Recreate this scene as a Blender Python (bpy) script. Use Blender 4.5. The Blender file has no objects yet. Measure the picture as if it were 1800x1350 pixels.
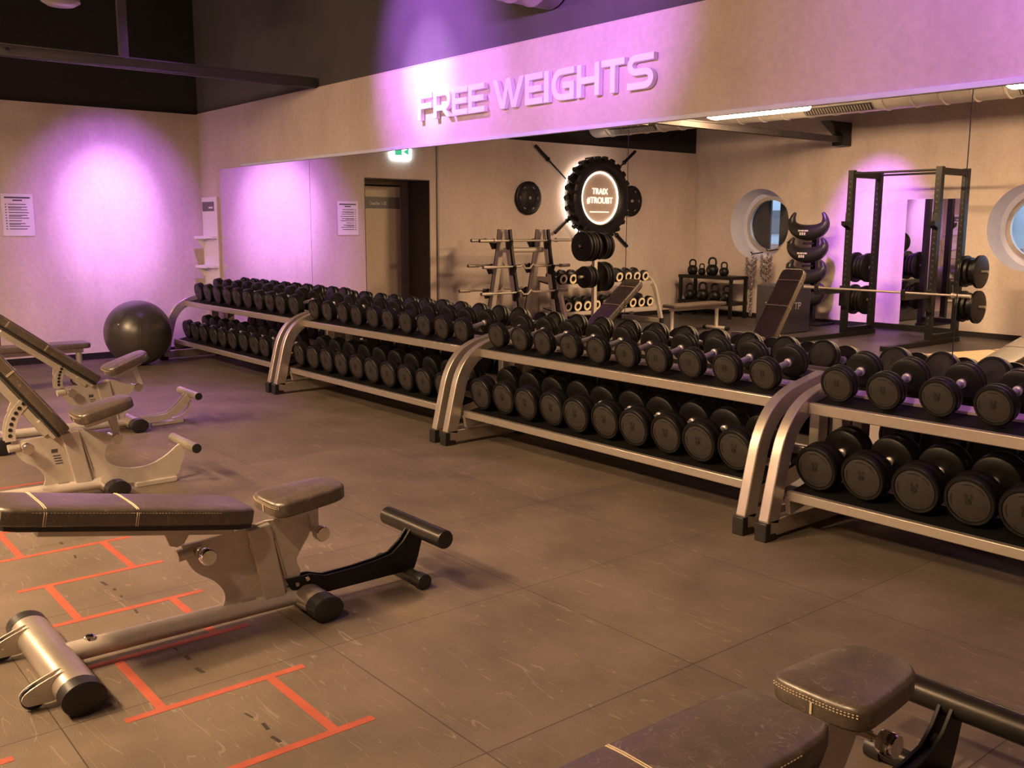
import bpy, bmesh, math, random
from mathutils import Matrix, Vector
random.seed(7)
PI = math.pi
R = math.radians
SC = bpy.context.scene
COL = SC.collection

# ------------------------------------------------------------------ camera, world, exposure
cam_data = bpy.data.cameras.new('camera')
cam = bpy.data.objects.new('camera', cam_data)
COL.objects.link(cam)
SC.camera = cam
cam_data.sensor_width = 36.0
cam_data.lens = 33.84
cam_data.clip_start = 0.05
_r = Vector((0.63544464, 0.77213554, 0.0041013)); _u = Vector((-0.12706394, 0.09932775, 0.98690869)); _f = Vector((-0.76161989, 0.62764696, -0.16122787))
cam.matrix_world = Matrix(((_r.x, _u.x, -_f.x, 12.2453), (_r.y, _u.y, -_f.y, -4.9), (_r.z, _u.z, -_f.z, 1.62), (0, 0, 0, 1)))

world = bpy.data.worlds.new('world'); SC.world = world
world.use_nodes = True
world.node_tree.nodes['Background'].inputs[0].default_value = (0.52, 0.72, 1.0, 1)      # daylight seen through the portholes
world.node_tree.nodes['Background'].inputs[1].default_value = 2.6
SC.view_settings.view_transform = 'Standard'
SC.view_settings.look = 'None'
SC.view_settings.exposure = 0.0
SC.view_settings.gamma = 1.0
SC.view_settings.use_curve_mapping = False
SC.cycles.max_bounces = 8
SC.cycles.diffuse_bounces = 4
SC.cycles.glossy_bounces = 6
SC.cycles.sample_clamp_indirect = 4.0
SC.cycles.blur_glossy = 0.5
SC.cycles.use_denoising = True

WARM = (1.0, 0.64, 0.345)
PURPLE = (0.57, 0.165, 1.0)
PURPLE_CORE = (0.74, 0.40, 1.0)
L_PANEL = 215.0            # radiance of the ceiling luminaires

def spot(name, loc, aim, watts, angle, blend=1.0, color=PURPLE, radius=0.05):
    d = bpy.data.lights.new(name, 'SPOT'); d.energy = watts; d.color = color
    d.spot_size = R(angle); d.spot_blend = blend; d.shadow_soft_size = radius
    o = bpy.data.objects.new(name, d); COL.objects.link(o)
    o.location = loc
    o.rotation_euler = (Vector(aim) - Vector(loc)).to_track_quat('-Z', 'Y').to_euler()
    return o
# purple effect spotlights hung under the dark ceiling
spot('purple_spot_end_wall', (2.7, -1.02, 4.4), (0.0, -1.12, 1.48), 1000, 42)
spot('purple_core_end_wall', (2.7, -1.10, 4.4), (0.0, -1.13, 1.74), 1500, 24, color=PURPLE_CORE)
spot('purple_spot_sign_start', (4.75, -2.2, 4.7), (5.20, 0.0, 3.10), 1400, 44)
spot('purple_core_sign_start', (4.80, -2.2, 4.7), (5.14, 0.0, 2.93), 1250, 20, color=PURPLE_CORE)
spot('purple_spot_sign_end', (8.0, -2.4, 3.16), (7.0, 0.0, 3.0), 470, 58)
spot('purple_spot_back_wall', (3.85, -7.4, 4.6), (3.80, -9.74, 1.35), 2700, 36)
spot('purple_spot_floor', (3.6, -1.5, 4.6), (3.5, -2.1, 0.0), 620, 42)
spot('purple_spot_right', (11.2, -1.7, 4.65), (10.6, 0.0, 3.2), 560, 74)
# unseen warm fill spots, added to brighten the benches and floor
spot('added_fill_benches', (7.6, -5.4, 4.7), (7.5, -2.2, 0.0), 950, 64, color=WARM, radius=0.15)
spot('added_fill_near_bench', (10.9, -6.2, 4.7), (10.6, -2.4, 0.2), 850, 58, color=WARM, radius=0.15)
spot('added_fill_far_bench', (4.4, -5.4, 4.7), (3.4, -2.2, 0.6), 700, 64, color=WARM, radius=0.15)

# ------------------------------------------------------------------ materials
MATS = {}
def ramp(nt, stops):
    n = nt.nodes.new('ShaderNodeValToRGB')
    e = n.color_ramp.elements
    while len(e) > 1: e.remove(e[-1])
    e[0].position = stops[0][0]; e[0].color = (*stops[0][1], 1)
    for p, c in stops[1:]:
        k = e.new(p); k.color = (*c, 1)
    return n
def mat(name, color, rough=0.5, metal=0.0, var=0.0, vscale=8.0, bump=0.0, bscale=60.0, spec=0.5, emit=None, estr=0.0, coat=0.0):
    if name in MATS: return MATS[name]
    m = bpy.data.materials.new(name); m.use_nodes = True
    nt = m.node_tree; b = nt.nodes['Principled BSDF']
    b.inputs['Base Color'].default_value = (*color, 1)
    b.inputs['Roughness'].default_value = rough
    b.inputs['Metallic'].default_value = metal
    b.inputs['Specular IOR Level'].default_value = spec
    if coat: b.inputs['Coat Weight'].default_value = coat
    tc = nt.nodes.new('ShaderNodeTexCoord')
    if var > 0:
        n = nt.nodes.new('ShaderNodeTexNoise'); n.inputs['Scale'].default_value = vscale; n.inputs['Detail'].default_value = 6
        nt.links.new(tc.outputs['Object'], n.inputs['Vector'])
        rp = ramp(nt, [(0.3, tuple(max(0, c * (1 - var)) for c in color)), (0.7, tuple(min(1, c * (1 + var)) for c in color))])
        nt.links.new(n.outputs['Fac'], rp.inputs['Fac']); nt.links.new(rp.outputs['Color'], b.inputs['Base Color'])
    if bump > 0:
        n = nt.nodes.new('ShaderNodeTexNoise'); n.inputs['Scale'].default_value = bscale; n.inputs['Detail'].default_value = 4
        nt.links.new(tc.outputs['Object'], n.inputs['Vector'])
        bp = nt.nodes.new('ShaderNodeBump'); bp.inputs['Strength'].default_value = bump; bp.inputs['Distance'].default_value = 0.004
        nt.links.new(n.outputs['Fac'], bp.inputs['Height']); nt.links.new(bp.outputs['Normal'], b.inputs['Normal'])
    if emit:
        b.inputs['Emission Color'].default_value = (*emit, 1); b.inputs['Emission Strength'].default_value = estr
    MATS[name] = m
    return m

def concrete_material():
    m = bpy.data.materials.new('concrete_plaster'); m.use_nodes = True
    nt = m.node_tree; b = nt.nodes['Principled BSDF']; L = nt.links.new
    tc = nt.nodes.new('ShaderNodeTexCoord')
    n1 = nt.nodes.new('ShaderNodeTexNoise'); n1.inputs['Scale'].default_value = 1.6; n1.inputs['Detail'].default_value = 9; n1.inputs['Roughness'].default_value = 0.62
    n2 = nt.nodes.new('ShaderNodeTexNoise'); n2.inputs['Scale'].default_value = 22; n2.inputs['Detail'].default_value = 6
    mp = nt.nodes.new('ShaderNodeMapping'); mp.inputs['Scale'].default_value = (1, 1, 0.45)
    L(tc.outputs['Object'], mp.inputs['Vector']); L(mp.outputs['Vector'], n1.inputs['Vector']); L(tc.outputs['Object'], n2.inputs['Vector'])
    r1 = ramp(nt, [(0.28, (0.50, 0.43, 0.385)), (0.5, (0.60, 0.525, 0.475)), (0.72, (0.68, 0.595, 0.535))])
    r2 = ramp(nt, [(0.3, (0.93, 0.93, 0.93)), (0.62, (1.03, 1.03, 1.03))])
    L(n1.outputs['Fac'], r1.inputs['Fac']); L(n2.outputs['Fac'], r2.inputs['Fac'])
    mx = nt.nodes.new('ShaderNodeMixRGB'); mx.blend_type = 'MULTIPLY'; mx.inputs[0].default_value = 1
    L(r1.outputs['Color'], mx.inputs[1]); L(r2.outputs['Color'], mx.inputs[2]); L(mx.outputs['Color'], b.inputs['Base Color'])
    b.inputs['Roughness'].default_value = 0.78; b.inputs['Specular IOR Level'].default_value = 0.3
    n3 = nt.nodes.new('ShaderNodeTexNoise'); n3.inputs['Scale'].default_value = 45; n3.inputs['Detail'].default_value = 8
    L(tc.outputs['Object'], n3.inputs['Vector'])
    bp = nt.nodes.new('ShaderNodeBump'); bp.inputs['Strength'].default_value = 0.14; bp.inputs['Distance'].default_value = 0.005
    L(n3.outputs['Fac'], bp.inputs['Height']); L(bp.outputs['Normal'], b.inputs['Normal'])
    return m

def floor_material():
    m = bpy.data.materials.new('rubber_tile_floor'); m.use_nodes = True
    nt = m.node_tree; b = nt.nodes['Principled BSDF']; L = nt.links.new
    N = nt.nodes.new
    def math_(op, a, bb=None, clamp=False):
        n = N('ShaderNodeMath'); n.operation = op; n.use_clamp = clamp
        for i, v in enumerate((a, bb)):
            if v is None: continue
            if isinstance(v, (int, float)): n.inputs[i].default_value = v
            else: L(v, n.inputs[i])
        return n.outputs[0]
    tc = N('ShaderNodeTexCoord'); sx = N('ShaderNodeSeparateXYZ'); L(tc.outputs['Object'], sx.inputs[0])
    def seam(o, off, size):
        t = math_('DIVIDE', math_('SUBTRACT', o, off), size)
        d = math_('ABSOLUTE', math_('SUBTRACT', math_('SUBTRACT', t, math_('FLOOR', t)), 0.5))
        return math_('GREATER_THAN', d, 0.5 - 0.0022), math_('FLOOR', t)
    s1, f1 = seam(sx.outputs['X'], 10.055, 0.99)
    s2, f2 = seam(sx.outputs['Y'], -1.222, 0.985)
    s = math_('MAXIMUM', s1, s2)
    cv = N('ShaderNodeCombineXYZ'); L(f1, cv.inputs[0]); L(f2, cv.inputs[1])
    wn = N('ShaderNodeTexWhiteNoise'); wn.noise_dimensions = '2D'; L(cv.outputs[0], wn.inputs['Vector'])
    tone = N('ShaderNodeMapRange'); L(wn.outputs['Value'], tone.inputs[0]); tone.inputs[3].default_value = 0.88; tone.inputs[4].default_value = 1.1
    n1 = N('ShaderNodeTexNoise'); n1.inputs['Scale'].default_value = 2.3; n1.inputs['Detail'].default_value = 10; n1.inputs['Roughness'].default_value = 0.6
    L(tc.outputs['Object'], n1.inputs['Vector'])
    r1 = ramp(nt, [(0.3, (0.104, 0.083, 0.064)), (0.55, (0.148, 0.118, 0.091)), (0.75, (0.180, 0.144, 0.111))])
    L(n1.outputs['Fac'], r1.inputs['Fac'])
    mt = N('ShaderNodeMixRGB'); mt.blend_type = 'MULTIPLY'; mt.inputs[0].default_value = 1
    L(r1.outputs['Color'], mt.inputs[1]); L(tone.outputs[0], mt.inputs[2])
    # scuffs: short thin curved scratches
    def scuff(sc, dist, lo, seed):
        nn = N('ShaderNodeTexNoise'); nn.inputs['Scale'].default_value = sc; nn.inputs['Detail'].default_value = 1.5; nn.inputs['Distortion'].default_value = dist
        mp = N('ShaderNodeMapping'); mp.inputs['Location'].default_value = (seed, seed * 2, 0); mp.inputs['Rotation'].default_value = (0, 0, seed)
        mp.inputs['Scale'].default_value = (0.6, 4.5, 1)
        L(tc.outputs['Object'], mp.inputs['Vector']); L(mp.outputs['Vector'], nn.inputs['Vector'])
        line = math_('LESS_THAN', math_('ABSOLUTE', math_('SUBTRACT', nn.outputs['Fac'], 0.5)), 0.0045)
        mk = N('ShaderNodeTexNoise'); mk.inputs['Scale'].default_value = 5.5; L(mp.outputs['Vector'], mk.inputs['Vector'])
        return math_('MULTIPLY', line, math_('GREATER_THAN', mk.outputs['Fac'], lo))
    sc = math_('MAXIMUM', scuff(2.6, 0.35, 0.55, 2.75), math_('MAXIMUM', scuff(3.4, 0.25, 0.55, 1.9), scuff(2.0, 0.5, 0.56, 6.7)))
    ms = N('ShaderNodeMixRGB'); L(math_('MULTIPLY', sc, 0.33), ms.inputs[0]); L(mt.outputs['Color'], ms.inputs[1]); ms.inputs[2].default_value = (0.36, 0.29, 0.23, 1)
    me = N('ShaderNodeMixRGB'); L(math_('MULTIPLY', s, 0.85), me.inputs[0]); L(ms.outputs['Color'], me.inputs[1]); me.inputs[2].default_value = (0.03, 0.026, 0.022, 1)
    L(me.outputs['Color'], b.inputs['Base Color'])
    b.inputs['Roughness'].default_value = 0.5; b.inputs['Specular IOR Level'].default_value = 0.35
    n3 = N('ShaderNodeTexNoise'); n3.inputs['Scale'].default_value = 160; n3.inputs['Detail'].default_value = 3
    L(tc.outputs['Object'], n3.inputs['Vector'])
    bp = N('ShaderNodeBump'); bp.inputs['Strength'].default_value = 0.35; bp.inputs['Distance'].default_value = 0.003
    L(math_('SUBTRACT', n3.outputs['Fac'], s), bp.inputs['Height']); L(bp.outputs['Normal'], b.inputs['Normal'])
    return m

def leather_material():
    m = bpy.data.materials.new('worn_leather'); m.use_nodes = True
    nt = m.node_tree; b = nt.nodes['Principled BSDF']; L = nt.links.new; N = nt.nodes.new
    tc = N('ShaderNodeTexCoord')
    n1 = N('ShaderNodeTexNoise'); n1.inputs['Scale'].default_value = 9; n1.inputs['Detail'].default_value = 8; n1.inputs['Distortion'].default_value = 1.5
    L(tc.outputs['Object'], n1.inputs['Vector'])
    r1 = ramp(nt, [(0.3, (0.056, 0.044, 0.034)), (0.7, (0.090, 0.070, 0.053))]); L(n1.outputs['Fac'], r1.inputs['Fac'])
    n2 = N('ShaderNodeTexNoise'); n2.inputs['Scale'].default_value = 20; n2.inputs['Detail'].default_value = 1; n2.inputs['Distortion'].default_value = 1.4
    L(tc.outputs['Object'], n2.inputs['Vector'])
    r2 = ramp(nt, [(0.488, (0, 0, 0)), (0.5, (1, 1, 1)), (0.512, (0, 0, 0))]); L(n2.outputs['Fac'], r2.inputs['Fac'])
    mx = N('ShaderNodeMixRGB'); mx.inputs[2].default_value = (0.34, 0.27, 0.20, 1)
    ml = N('ShaderNodeMath'); ml.operation = 'MULTIPLY'; ml.inputs[1].default_value = 0.5; L(r2.outputs['Color'], ml.inputs[0])
    L(ml.outputs[0], mx.inputs[0]); L(r1.outputs['Color'], mx.inputs[1]); L(mx.outputs['Color'], b.inputs['Base Color'])
    b.inputs['Roughness'].default_value = 0.36; b.inputs['Specular IOR Level'].default_value = 1.0
    bp = N('ShaderNodeBump'); bp.inputs['Strength'].default_value = 0.25; bp.inputs['Distance'].default_value = 0.003
    L(n2.outputs['Fac'], bp.inputs['Height']); L(bp.outputs['Normal'], b.inputs['Normal'])
    return m

def wood_material():
    m = bpy.data.materials.new('pale_wood'); m.use_nodes = True
    nt = m.node_tree; b = nt.nodes['Principled BSDF']; L = nt.links.new; N = nt.nodes.new
    tc = N('ShaderNodeTexCoord'); mp = N('ShaderNodeMapping'); mp.inputs['Scale'].default_value = (1, 9, 9)
    n = N('ShaderNodeTexNoise'); n.inputs['Scale'].default_value = 3; n.inputs['Detail'].default_value = 8
    L(tc.outputs['Object'], mp.inputs['Vector']); L(mp.outputs['Vector'], n.inputs['Vector'])
    r = ramp(nt, [(0.3, (0.42, 0.29, 0.17)), (0.7, (0.62, 0.46, 0.29))]); L(n.outputs['Fac'], r.inputs['Fac']); L(r.outputs['Color'], b.inputs['Base Color'])
    b.inputs['Roughness'].default_value = 0.5
    return m

CONCRETE = concrete_material(); FLOOR = floor_material(); LEATHER = leather_material(); WOOD = wood_material()
BLACKWALL = mat('black_wall_paint', (0.075, 0.070, 0.075), 0.8, var=0.15, vscale=2)
CEIL = mat('black_ceiling_paint', (0.012, 0.011, 0.012), 0.9, var=0.2)
SILVER = mat('silver_powder_coat', (0.54, 0.495, 0.44), 0.36, 0.3, var=0.05, vscale=30)
SATIN = mat('satin_aluminium', (0.50, 0.45, 0.39), 0.32, 0.7, var=0.05, vscale=20)
RACKSILVER = mat('rack_silver_metal', (0.60, 0.54, 0.48), 0.34, 0.75, var=0.06, vscale=18)
STRIP = mat('beige_rack_strip', (0.66, 0.57, 0.46), 0.5, var=0.05)
CHROME = mat('chrome', (0.75, 0.72, 0.70), 0.12, 1.0, var=0.03)
HANDLE = mat('knurled_steel', (0.46, 0.43, 0.46), 0.42, 0.5, var=0.1, vscale=150)
RUBBER = mat('black_rubber', (0.006, 0.0055, 0.005), 0.42, var=0.25, vscale=20, bump=0.15, bscale=200, spec=0.3)
PLATEGREY = mat('dark_grey_end_plate', (0.028, 0.024, 0.020), 0.48, var=0.18, vscale=25)
MARK = mat('black_print', (0.010, 0.009, 0.009), 0.5, var=0.1)
BLACKMETAL = mat('black_powder_coat', (0.008, 0.0075, 0.0075), 0.42, 0.0, var=0.2, vscale=30, spec=0.3)
BLACKTUBE = mat('black_gloss_tube', (0.035, 0.031, 0.028), 0.33, 0.6, var=0.15, vscale=12)
TRAYBLACK = mat('black_tray_rubber', (0.004, 0.0038, 0.0036), 0.7, var=0.2, spec=0.2)
BEAMGREY = mat('dark_beam_paint', (0.045, 0.040, 0.040), 0.55, var=0.15)
BLACKPLASTIC = mat('black_plastic', (0.015, 0.014, 0.014), 0.4, var=0.15)
STITCH = mat('cream_thread', (0.55, 0.45, 0.33), 0.7, var=0.1)
WHITE = mat('white_board', (0.78, 0.76, 0.76), 0.45, var=0.03)
LABELWHITE = mat('white_label', (0.82, 0.79, 0.76), 0.5, var=0.05)
GREYBAND = mat('grey_band', (0.14, 0.13, 0.13), 0.5, var=0.05)
INK = mat('dark_ink', (0.06, 0.055, 0.06), 0.6, var=0.05)
ORANGE = mat('orange_red_tape', (0.36, 0.082, 0.047), 0.55, var=0.12, vscale=14)
SIGNWHITE = mat('sign_letter_white', (0.92, 0.90, 0.91), 0.35, var=0.04)
BALLMAT = mat('anthracite_vinyl', (0.055, 0.048, 0.047), 0.33, var=0.1, vscale=3, bump=0.06, bscale=25, spec=0.9)
DUCTMAT = mat('galvanised_duct', (0.40, 0.38, 0.37), 0.4, 0.45, var=0.08, vscale=6)
DOORBEIGE = mat('beige_door_leaf', (0.55, 0.46, 0.36), 0.45, var=0.04)
DARKREVEAL = mat('dark_brown_reveal', (0.075, 0.065, 0.058), 0.6, var=0.1)
GREYFRAME = mat('grey_door_frame', (0.26, 0.235, 0.21), 0.45, 0.2, var=0.06)
IVORY = mat('ivory_ring', (0.80, 0.70, 0.50), 0.45, var=0.05)
LIGHTWALL = mat('pale_porthole_lining', (0.64, 0.66, 0.82), 0.5, var=0.05)
LAMP = mat('lamp_diffuser', (0.9, 0.88, 0.85), 0.5, var=0.02, emit=WARM, estr=L_PANEL)
LED = mat('warm_led', (0.9, 0.8, 0.7), 0.5, var=0.02, emit=(1.0, 0.74, 0.58), estr=6.0)
LEDTEXT = mat('lit_sign_text', (0.9, 0.8, 0.7), 0.5, var=0.02, emit=(1.0, 0.74, 0.58), estr=1.7)
LEDHALO = mat('halo_led', (0.9, 0.8, 0.7), 0.5, var=0.02, emit=(1.0, 0.74, 0.6), estr=45.0)
EXITWHITE = mat('exit_sign_glow', (0.9, 0.95, 0.95), 0.5, var=0.02, emit=(0.80, 0.95, 1.0), estr=10.0)
EXITGREEN = mat('exit_sign_green', (0.02, 0.4, 0.2), 0.5, var=0.02, emit=(0.03, 0.5, 0.25), estr=1.2)
MIRROR = mat('mirror_silvering', (0.86, 0.85, 0.84), 0.0, 1.0)
GLASS = bpy.data.materials.new('window_glass'); GLASS.use_nodes = True
_nt = GLASS.node_tree; _nt.nodes.remove(_nt.nodes['Principled BSDF'])
_t = _nt.nodes.new('ShaderNodeBsdfTransparent'); _g = _nt.nodes.new('ShaderNodeBsdfGlossy'); _g.inputs['Roughness'].default_value = 0.02
_m = _nt.nodes.new('ShaderNodeMixShader'); _fr = _nt.nodes.new('ShaderNodeFresnel'); _fr.inputs[0].default_value = 1.45
_nt.links.new(_fr.outputs[0], _m.inputs[0]); _nt.links.new(_t.outputs[0], _m.inputs[1]); _nt.links.new(_g.outputs[0], _m.inputs[2])
_nt.links.new(_m.outputs[0], _nt.nodes['Material Output'].inputs[0])

# ------------------------------------------------------------------ mesh helpers
class MB:
    def __init__(s): s.bm = bmesh.new(); s.M = Matrix()
    def v(s, p): return s.bm.verts.new(s.M @ Vector(p))
    def f(s, vs, mi=0):
        try: f = s.bm.faces.new(vs); f.material_index = mi; f.smooth = True; return f
        except ValueError: return None
    def box(s, c, d, mi=0, rot=None):
        x, y, z = (k / 2 for k in d); T = Matrix.Translation(c) @ (rot.to_4x4() if rot else Matrix())
        vs = [s.v(T @ Vector((a * x, b * y, e * z))) for a in (-1, 1) for b in (-1, 1) for e in (-1, 1)]
        for q in ((0, 1, 3, 2), (4, 6, 7, 5), (0, 4, 5, 1), (2, 3, 7, 6), (0, 2, 6, 4), (1, 5, 7, 3)): s.f([vs[i] for i in q], mi)
        return s
    def prism(s, poly, axis, a, b, mi=0):
        def P(p, h): return {'x': (h, p[0], p[1]), 'y': (p[0], h, p[1]), 'z': (p[0], p[1], h)}[axis]
        A = [s.v(P(p, a)) for p in poly]; B = [s.v(P(p, b)) for p in poly]; n = len(poly)
        s.f(A, mi); s.f(B[::-1], mi)
        for i in range(n): s.f([A[i], A[(i + 1) % n], B[(i + 1) % n], B[i]], mi)
        return s
    def lathe(s, prof, axis='z', c=(0, 0, 0), segs=32, mi=0, sx=1.0, mis=None):
        c = Vector(c); rings = []
        def P(r, h, t):
            a, b = r * math.cos(t) * sx, r * math.sin(t)
            return {'x': Vector((h, a, b)), 'y': Vector((a, h, b)), 'z': Vector((a, b, h))}[axis] + c
        for r, h in prof:
            rings.append([s.v(P(0, h, 0))] if r < 1e-6 else [s.v(P(r, h, 2 * PI * i / segs)) for i in range(segs)])
        for k, (A, B) in enumerate(zip(rings, rings[1:])):
            m_ = mis[k] if mis else mi
            for i in range(segs):
                j = (i + 1) % segs
                if len(A) == 1 and len(B) == 1: continue
                if len(A) == 1: s.f([A[0], B[j], B[i]], m_)
                elif len(B) == 1: s.f([A[i], A[j], B[0]], m_)
                else: s.f([A[i], A[j], B[j], B[i]], m_)
        return s
    def cyl(s, p0, p1, r, segs=20, mi=0, sx=1.0, r1=None, ang=0.0):
        return s.tube([p0, p1], [r, r if r1 is None else r1], segs, mi, True, False, sx, ang)
    def tube(s, pts, r, segs=12, mi=0, caps=True, closed=False, sx=1.0, ang=0.0, up=None):
        pts = [Vector(p) for p in pts]; n = len(pts)
        rs = r if isinstance(r, (list, tuple)) else [r] * n
        tan = []
        for i in range(n):
            a = pts[(i - 1) % n] if (closed or i > 0) else pts[i]; b = pts[(i + 1) % n] if (closed or i < n - 1) else pts[i]
            tan.append((b - a).normalized())
        t0 = tan[0]; ref = Vector(up) if up else (Vector((0, 0, 1)) if abs(t0.z) < 0.9 else Vector((1, 0, 0)))
        nn = (ref - t0 * ref.dot(t0)).normalized(); rings = []
        for i in range(n):
            t = tan[i]; nn = (nn - t * nn.dot(t)).normalized(); bb = t.cross(nn)
            rings.append([s.v(pts[i] + nn * (rs[i] * math.sin(2 * PI * k / segs + ang)) + bb * (rs[i] * sx * math.cos(2 * PI * k / segs + ang))) for k in range(segs)])
        m = n if closed else n - 1
        for i in range(m):
            A, B = rings[i], rings[(i + 1) % n]
            for k in range(segs): s.f([A[k], A[(k + 1) % segs], B[(k + 1) % segs], B[k]], mi)
        if caps and not closed: s.f(rings[0][::-1], mi); s.f(rings[-1], mi)
        return s
    def sweep(s, pts, axis, a, b, t, mi=0, closed=False):
        """flat bar: a centre line in a plane, thickness t in the plane, from a to b along the axis"""
        n = len(pts); P = [Vector(p) for p in pts]; L_, R_ = [], []
        for i in range(n):
            p0 = P[i - 1] if i else P[i]; p1 = P[i + 1] if i < n - 1 else P[i]
            d0 = (P[i] - p0).normalized() if i else (p1 - P[i]).normalized(); d1 = (p1 - P[i]).normalized() if i < n - 1 else d0
            d = (d0 + d1).normalized(); q = Vector((-d.y, d.x)); k = t / 2 / max(0.5, q.dot(Vector((-d0.y, d0.x))))
            L_.append(P[i] + q * k); R_.append(P[i] - q * k)
        def W(p, h): return {'x': (h, p.x, p.y), 'y': (p.x, h, p.y), 'z': (p.x, p.y, h)}[axis]
        rows = [[s.v(W(L_[i], a)), s.v(W(L_[i], b)), s.v(W(R_[i], b)), s.v(W(R_[i], a))] for i in range(n)]
        for A, B in zip(rows, rows[1:]):
            for k in range(4): s.f([A[k], A[(k + 1) % 4], B[(k + 1) % 4], B[k]], mi)
        s.f(rows[0][::-1], mi); s.f(rows[-1], mi)
        return s
    def pad(s, outline, z0, z1, er=0.015, dome=0.006, mi=0):
        """upholstered pad: a convex outline in x,y with rolled top and bottom edges"""
        n = len(outline); O = [Vector(p) for p in outline]; nor = []
        for i in range(n):
            d0 = (O[i] - O[i - 1]).normalized(); d1 = (O[(i + 1) % n] - O[i]).normalized(); d = (d0 + d1).normalized(); nor.append(Vector((d.y, -d.x)))
        area = sum(O[i].x * O[(i + 1) % n].y - O[(i + 1) % n].x * O[i].y for i in range(n))
        sg = -1 if area > 0 else 1
        lay = [(er * 0.9, z0)] + [(er * (1 - math.sin(a)), z0 + er * 0.6 * (1 - math.cos(a))) for a in (0.5, 1.0, PI / 2)]
        lay += [(er * (1 - math.cos(a)), z1 - er + er * math.sin(a)) for a in (0, 0.4, 0.8, 1.2, PI / 2)]
        rings = [[s.v((*(O[i] + nor[i] * sg * off), z)) for i in range(n)] for off, z in lay]
        cen = sum(O, Vector((0, 0))) / n
        for k, dz in ((0.82, 0.6), (0.5, 1.0)):
            rings.append([s.v((*(cen + (O[i] + nor[i] * sg * er - cen) * k), z1 + dome * dz)) for i in range(n)])
        for A, B in zip(rings, rings[1:]):
            for i in range(n): s.f([A[i], A[(i + 1) % n], B[(i + 1) % n], B[i]], mi)
        s.f(rings[0], mi); s.f(rings[-1], mi)
        return s
    def mesh(s, name, mats, sharp=38):
        bmesh.ops.recalc_face_normals(s.bm, faces=s.bm.faces)
        me = bpy.data.meshes.new(name); s.bm.to_mesh(me); s.bm.free()
        for m in (mats if isinstance(mats, (list, tuple)) else [mats]): me.materials.append(m)
        me.set_sharp_from_angle(angle=R(sharp))
        return me

def rrect(w, h, r, n=5, cx=0, cy=0):
    out = []
    for sx_, sy_, a0 in ((1, 1, 0), (-1, 1, PI / 2), (-1, -1, PI), (1, -1, 1.5 * PI)):
        for k in range(n + 1):
            a = a0 + PI / 2 * k / n
            out.append((cx + sx_ * (w / 2 - r) + r * math.cos(a), cy + sy_ * (h / 2 - r) + r * math.sin(a)))
    return out
def smooth_poly(pts, n=4):
    """closed Catmull-Rom through the points"""
    P = [Vector(p) for p in pts]; out = []; m = len(P)
    for i in range(m):
        p0, p1, p2, p3 = P[i - 1], P[i], P[(i + 1) % m], P[(i + 2) % m]
        for k in range(n):
            t = k / n
            out.append(0.5 * ((2 * p1) + (p2 - p0) * t + (2 * p0 - 5 * p1 + 4 * p2 - p3) * t * t + (3 * p1 - p0 - 3 * p2 + p3) * t ** 3))
    return out
def curve(pts, n=6):
    P = [Vector(p) for p in pts]; out = []
    for i in range(len(P) - 1):
        p0 = P[i - 1] if i else P[i] * 2 - P[i + 1]; p1, p2 = P[i], P[i + 1]; p3 = P[i + 2] if i + 2 < len(P) else P[i + 1] * 2 - P[i]
        for k in range(n):
            t = k / n
            out.append(0.5 * ((2 * p1) + (p2 - p0) * t + (2 * p0 - 5 * p1 + 4 * p2 - p3) * t * t + (3 * p1 - p0 - 3 * p2 + p3) * t ** 3))
    out.append(P[-1]); return out

def bevel(o, w, seg=2):
    m = o.modifiers.new('bevel', 'BEVEL'); m.width = w; m.segments = seg; m.limit_method = 'ANGLE'; m.angle_limit = R(40); m.harden_normals = False
def obj(name, mb, mats, parent=None, loc=(0, 0, 0), rot=(0, 0, 0), bev=0, label=None):
    me = mb.mesh(name, mats) if isinstance(mb, MB) else mb
    o = bpy.data.objects.new(name, me); COL.objects.link(o)
    o.location = loc; o.rotation_euler = rot
    if parent: o.parent = parent
    if bev: bevel(o, bev)
    if label: o['label'] = label
    return o
def tag(o, label, cat, group=None):
    o['label'] = label; o['category'] = cat
    if group: o['group'] = group
    return o
def thing(name, label, cat, loc=(0, 0, 0), rot=(0, 0, 0), group=None):
    o = bpy.data.objects.new(name, None); COL.objects.link(o); o.empty_display_size = 0.1
    o.location = loc; o.rotation_euler = rot
    return tag(o, label, cat, group)
def struct(name, mb, mats, parent=None, **k):
    o = obj(name, mb, mats, parent, **k)
    if not parent: o['kind'] = 'structure'
    return o
def copy_tree(o, parent=None):
    c = o.copy(); COL.objects.link(c)
    if parent: c.parent = parent
    for ch in list(o.children): copy_tree(ch, c)
    return c
def text_mesh(body, size, depth, X, Y, Z, o, mats, name='text', align='CENTER'):
    cu = bpy.data.curves.new('t', 'FONT'); cu.body = body; cu.size = size; cu.extrude = depth / 2; cu.align_x = align; cu.align_y = 'CENTER'
    t = bpy.data.objects.new('t', cu); COL.objects.link(t); bpy.context.view_layer.update()
    me = bpy.data.meshes.new_from_object(t.evaluated_get(bpy.context.evaluated_depsgraph_get()))
    bpy.data.objects.remove(t); bpy.data.curves.remove(cu)
    X, Y, Z, o = Vector(X), Vector(Y), Vector(Z), Vector(o)
    for v in me.vertices: v.co = o + X * v.co.x + Y * v.co.y + Z * (v.co.z + depth / 2)
    if X.cross(Y).dot(Z) < 0: me.flip_normals()
    me.materials.clear(); me.materials.append(mats); me.name = name
    return me
ORD = ['first', 'second', 'third', 'fourth', 'fifth', 'sixth', 'seventh', 'eighth', 'ninth', 'tenth', 'eleventh', 'twelfth']

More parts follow.
